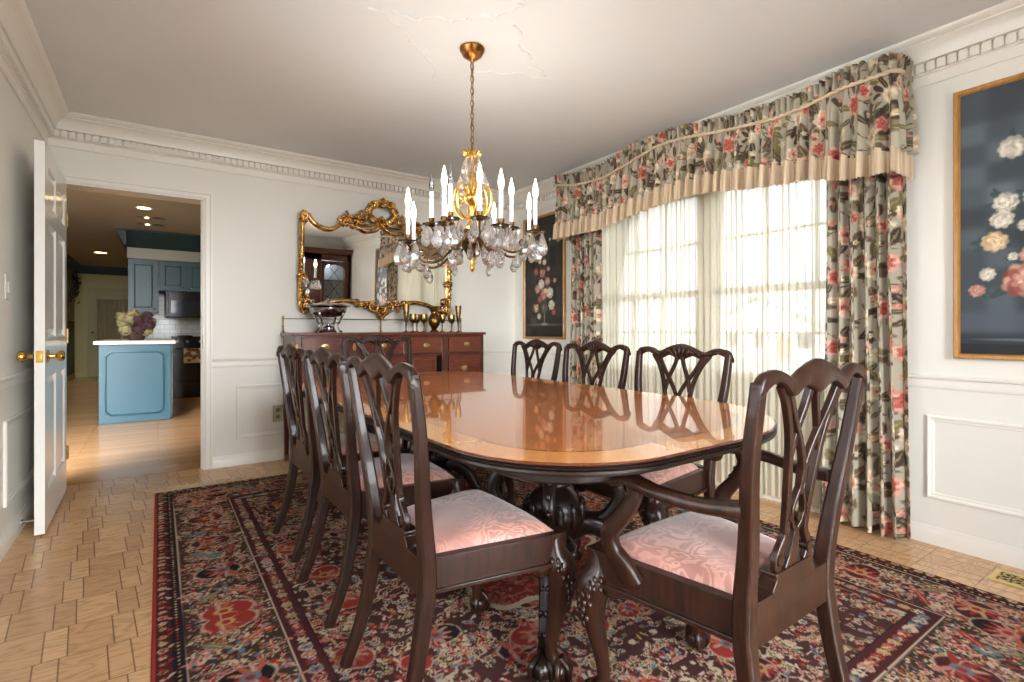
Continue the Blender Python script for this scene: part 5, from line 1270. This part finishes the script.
# arms
DROP = [(0,.0),(.004,-.002),(.010,-.018),(.0165,-.036),(.0175,-.044),(.014,-.054),(.007,-.061),(0,-.063)]
def drop_mesh(s=1.0):
    b = MB(); b.lathe([(r*s*1.28, z*s*1.2) for r, z in DROP], 8, sy=.62); b.lathe([(0,.010*s),(.005*s,.006*s),(.005*s,.002*s),(0,-.001*s)], 6)
    o = b.build('crystal_drop', M['crystal'], ch, smooth=0); return o
protos = {s: drop_mesh(s) for s in (1.0, 1.2, 1.35)}
used = set()
def drop(p, s, rz):
    q = protos[s]
    if s in used: q = q.copy(); C.objects.link(q)
    used.add(s); q.location = p; q.rotation_euler = (0,0,rz)
def arm(theta, R, zb, lit=True, n=4):
    a = math.radians(theta) + math.atan2(-CY, -CX)      # theta measured from the side facing the room's near end
    e = Vector((math.cos(a), math.sin(a), 0)); z3 = Vector((0,0,1)); s_ = Vector((-e.y, e.x, 0))
    b = MB(); P = bez([e*.03+z3*1.53, e*(R*.35)+z3*(zb-.03), e*(R*.6)+z3*(zb-.09), e*(R*.85)+z3*(zb-.075), e*R+z3*(zb-.012)], 24)
    b.tube(P, lerp_list([.0075,.006,.0065,.006,.005], 24), 8)
    b.tube([e*(R*.55)+z3*(zb-.07)+e*math.cos(t_)*.028*(1-t_/9)+z3*math.sin(t_)*.028*(1-t_/9) for t_ in np.linspace(0, 6, 20)], .004, 6)
    b.tube([e*(R*.8)+z3*(zb-.045)+e*math.cos(-t_)*.022*(1-t_/9)+z3*math.sin(-t_)*.022*(1-t_/9) for t_ in np.linspace(0, 6, 18)], .0036, 6)
    for k in range(5): b.ell(P[6+k*3], (.010,.007,.007), None, 6, 4)
    b.build('arm', M['bronze'], ch, smooth=1.2)
    c = e*R; b = MB(); b.lathe([(0,zb-.014),(.012,zb-.014),(.018,zb-.006),(.040,zb-.004),(.044,zb+.002),(.038,zb+.003),(.016,zb+.004),(.012,zb+.010),(.015,zb+.022),(.015,zb+.030),(0,zb+.030)], 18, tuple(c))
    for k in range(10):
        t_ = k*PI/5; b.ell(c+Vector((math.cos(t_)*.042, math.sin(t_)*.042, zb)), (.006,.006,.004), None, 6, 4)
    b.build('bobeche', M['bronze'], ch, smooth=.8)
    b = MB(); b.lathe([(0,zb+.028),(.0102,zb+.028),(.0102,zb+.155),(.008,zb+.160),(0,zb+.160)], 14, tuple(c))
    if theta % 2: b.tube([c+e*.011+z3*(zb+.15), c+e*.013+z3*(zb+.11)], [.003,.004], 6)
    cd_ = b.build('candle', M['candle'], ch, smooth=.8)
    b = MB(); b.lathe([(0,zb+.160),(.007,zb+.160),(.0115,zb+.172),(.0135,zb+.188),(.012,zb+.206),(.0075,zb+.226),(.004,zb+.242),(.0015,zb+.252),(0,zb+.254)], 14, tuple(c))
    b.build('flame_bulb', M['bulb'] if lit else M['bulb_off'], cd_, smooth=1.0)
    if lit:
        l = bpy.data.lights.new('bulb_filament', 'POINT'); l.energy = BULB; l.color = (1, .92, .82); l.shadow_soft_size = 0
        lo = bpy.data.objects.new('bulb_filament', l); C.objects.link(lo); lo.location = Vector((CX, CY, 0))+c+z3*(zb+.19)
    if not lit:
        b = MB(); b.tube([c+z3*(zb+.16), c+z3*(zb+.19)], .003, 6); b.build('filament', M['silver'], cd_)
    for k in range(n):
        t_ = a+PI/4+k*2*PI/n; drop(c+Vector((math.cos(t_)*.041, math.sin(t_)*.041, zb-.012)), 1.2 if k % 2 else 1.35, t_)
    drop(e*(R*.72)+z3*(zb-.098), 1.0, a)
for th, zb_ in ((-67, 1.455), (-112, 1.450), (-22, 1.505), (23, 1.50), (68, 1.51), (113, 1.51), (158, 1.50), (-157, 1.50)): arm(th, .325, zb_, True, 5)
for th, lt in ((-80, False), (10, True), (98, True), (-30, False)): arm(th, .20, 1.555, lt, 4)
for k in range(8):
    a = k*PI/4+.15; drop(Vector((math.cos(a)*.10, math.sin(a)*.10, 1.462)), 1.2, a)
for k in range(6):
    a = k*PI/3; drop(Vector((math.cos(a)*.036, math.sin(a)*.036, 1.888)), 1.2, a)
for k in range(6):
    a = k*PI/3+.5; drop(Vector((math.cos(a)*.06, math.sin(a)*.06, 1.815 if k % 2 else 1.80)), 1.0, a)
b = MB()
for k in range(6):
    a = k*PI/3; e = Vector((math.cos(a), math.sin(a), 0)); a2 = a+.5; e2 = Vector((math.cos(a2), math.sin(a2), 0))
    b.tube([e*.012+Vector((0,0,1.905)), e*.036+Vector((0,0,1.897))], .002, 5); b.tube([e2*.015+Vector((0,0,1.85)), e2*.06+Vector((0,0,1.825 if k % 2 else 1.81))], .002, 5)
b.build('drop_wires', M['gold_bright'], ch)
# ================================================================== LIGHT
w = bpy.data.worlds.new('sky'); bpy.context.scene.world = w; w.use_nodes = True
nt = w.node_tree; bg = nt.nodes['Background']; bg.inputs[0].default_value = (.93, .96, 1.0, 1)
tc = nt.nodes.new('ShaderNodeTexCoord'); sp = nt.nodes.new('ShaderNodeSeparateXYZ'); nt.links.new(tc.outputs['Generated'], sp.inputs[0])
mr_ = nt.nodes.new('ShaderNodeMapRange'); mr_.interpolation_type = 'SMOOTHSTEP'; mr_.inputs['From Min'].default_value = -.25; mr_.inputs['From Max'].default_value = -.75
mr_.inputs['To Min'].default_value = WORLD[0]; mr_.inputs['To Max'].default_value = WORLD[1]     # overcast sky, brighter on the side behind the viewpoint
nt.links.new(sp.outputs[1], mr_.inputs['Value'])
ml = nt.nodes.new('ShaderNodeMapRange'); ml.interpolation_type = 'SMOOTHSTEP'; ml.inputs['From Min'].default_value = -.25; ml.inputs['From Max'].default_value = -.75
ml.inputs['To Min'].default_value = 0; ml.inputs['To Max'].default_value = WORLD[2]; nt.links.new(sp.outputs[0], ml.inputs['Value'])
mx_ = nt.nodes.new('ShaderNodeMapRange'); mx_.interpolation_type = 'SMOOTHSTEP'; mx_.inputs['From Min'].default_value = .15; mx_.inputs['From Max'].default_value = .7
mx_.inputs['To Min'].default_value = 1; mx_.inputs['To Max'].default_value = .12; nt.links.new(sp.outputs[0], mx_.inputs['Value'])
ml2 = nt.nodes.new('ShaderNodeMath'); ml2.operation = 'MULTIPLY'; nt.links.new(mr_.outputs[0], ml2.inputs[0]); nt.links.new(mx_.outputs[0], ml2.inputs[1])
ms_ = nt.nodes.new('ShaderNodeMath'); ms_.operation = 'MAXIMUM'; nt.links.new(ml2.outputs[0], ms_.inputs[0]); ms_.inputs[1].default_value = WORLD[0]
ad_ = nt.nodes.new('ShaderNodeMath'); ad_.operation = 'ADD'; nt.links.new(ms_.outputs[0], ad_.inputs[0]); nt.links.new(ml.outputs[0], ad_.inputs[1]); nt.links.new(ad_.outputs[0], bg.inputs[1])
def portal(name, loc, rot, sx, sy):
    l = bpy.data.lights.new(name, 'AREA'); l.shape = 'RECTANGLE'; l.size = sx; l.size_y = sy; l.cycles.is_portal = True
    o = bpy.data.objects.new(name, l); C.objects.link(o); o.location = loc; o.rotation_euler = rot
portal('window_portal', (XR+.16, (WY0+WY1)/2, (WZ0+WZ1)/2), (0, PI/2, 0), WZ1-WZ0, WY1-WY0)
portal('added_left_portal', (XL-.16, (LY0+LY1)/2, (LZ0+LZ1)/2), (0, -PI/2, 0), LZ1-LZ0, LY1-LY0)
portal('added_rear_portal', ((QX0+QX1)/2, YR-.16, (QZ0+QZ1)/2), (PI/2, 0, 0), QX1-QX0, QZ1-QZ0)
def kit_lamp(name, loc, e, col=(1,.78,.52), size=.12):
    l = bpy.data.lights.new(name, 'SPOT'); l.energy = e; l.color = col; l.spot_size = 2.2; l.spot_blend = .6; l.shadow_soft_size = size
    o = bpy.data.objects.new(name, l); C.objects.link(o); o.location = loc
kit_lamp('kitchen_downlight', (-.138, 7.25, H-.02), 25); kit_lamp('hall_downlight', (-.865, 11.9, H-.02), 40)
kit_lamp('kitchen_spot', (-.12, 8.1, H-.02), 8)
# ================================================================== CAMERA
cam = bpy.data.cameras.new('camera'); cam.sensor_width = 36; cam.lens = 512.36/1024*36; cam.shift_y = -11.4/1024; cam.clip_start = .02
co = bpy.data.objects.new('camera', cam); C.objects.link(co); co.location = (0, 0, 1.0414); co.rotation_euler = (PI/2, 0, -math.radians(34.597))
sc = bpy.context.scene; sc.camera = co
sc.view_settings.view_transform = 'Standard'; sc.view_settings.look = 'None'; sc.view_settings.gamma = 1; sc.view_settings.exposure = EXPO
sc.view_settings.use_curve_mapping = False
sc.cycles.use_denoising = True
sc.cycles.max_bounces = 10; sc.cycles.diffuse_bounces = 5; sc.cycles.glossy_bounces = 5; sc.cycles.transmission_bounces = 8; sc.cycles.transparent_max_bounces = 24
sc.cycles.caustics_reflective = False; sc.cycles.caustics_refractive = False; sc.cycles.sample_clamp_indirect = 6
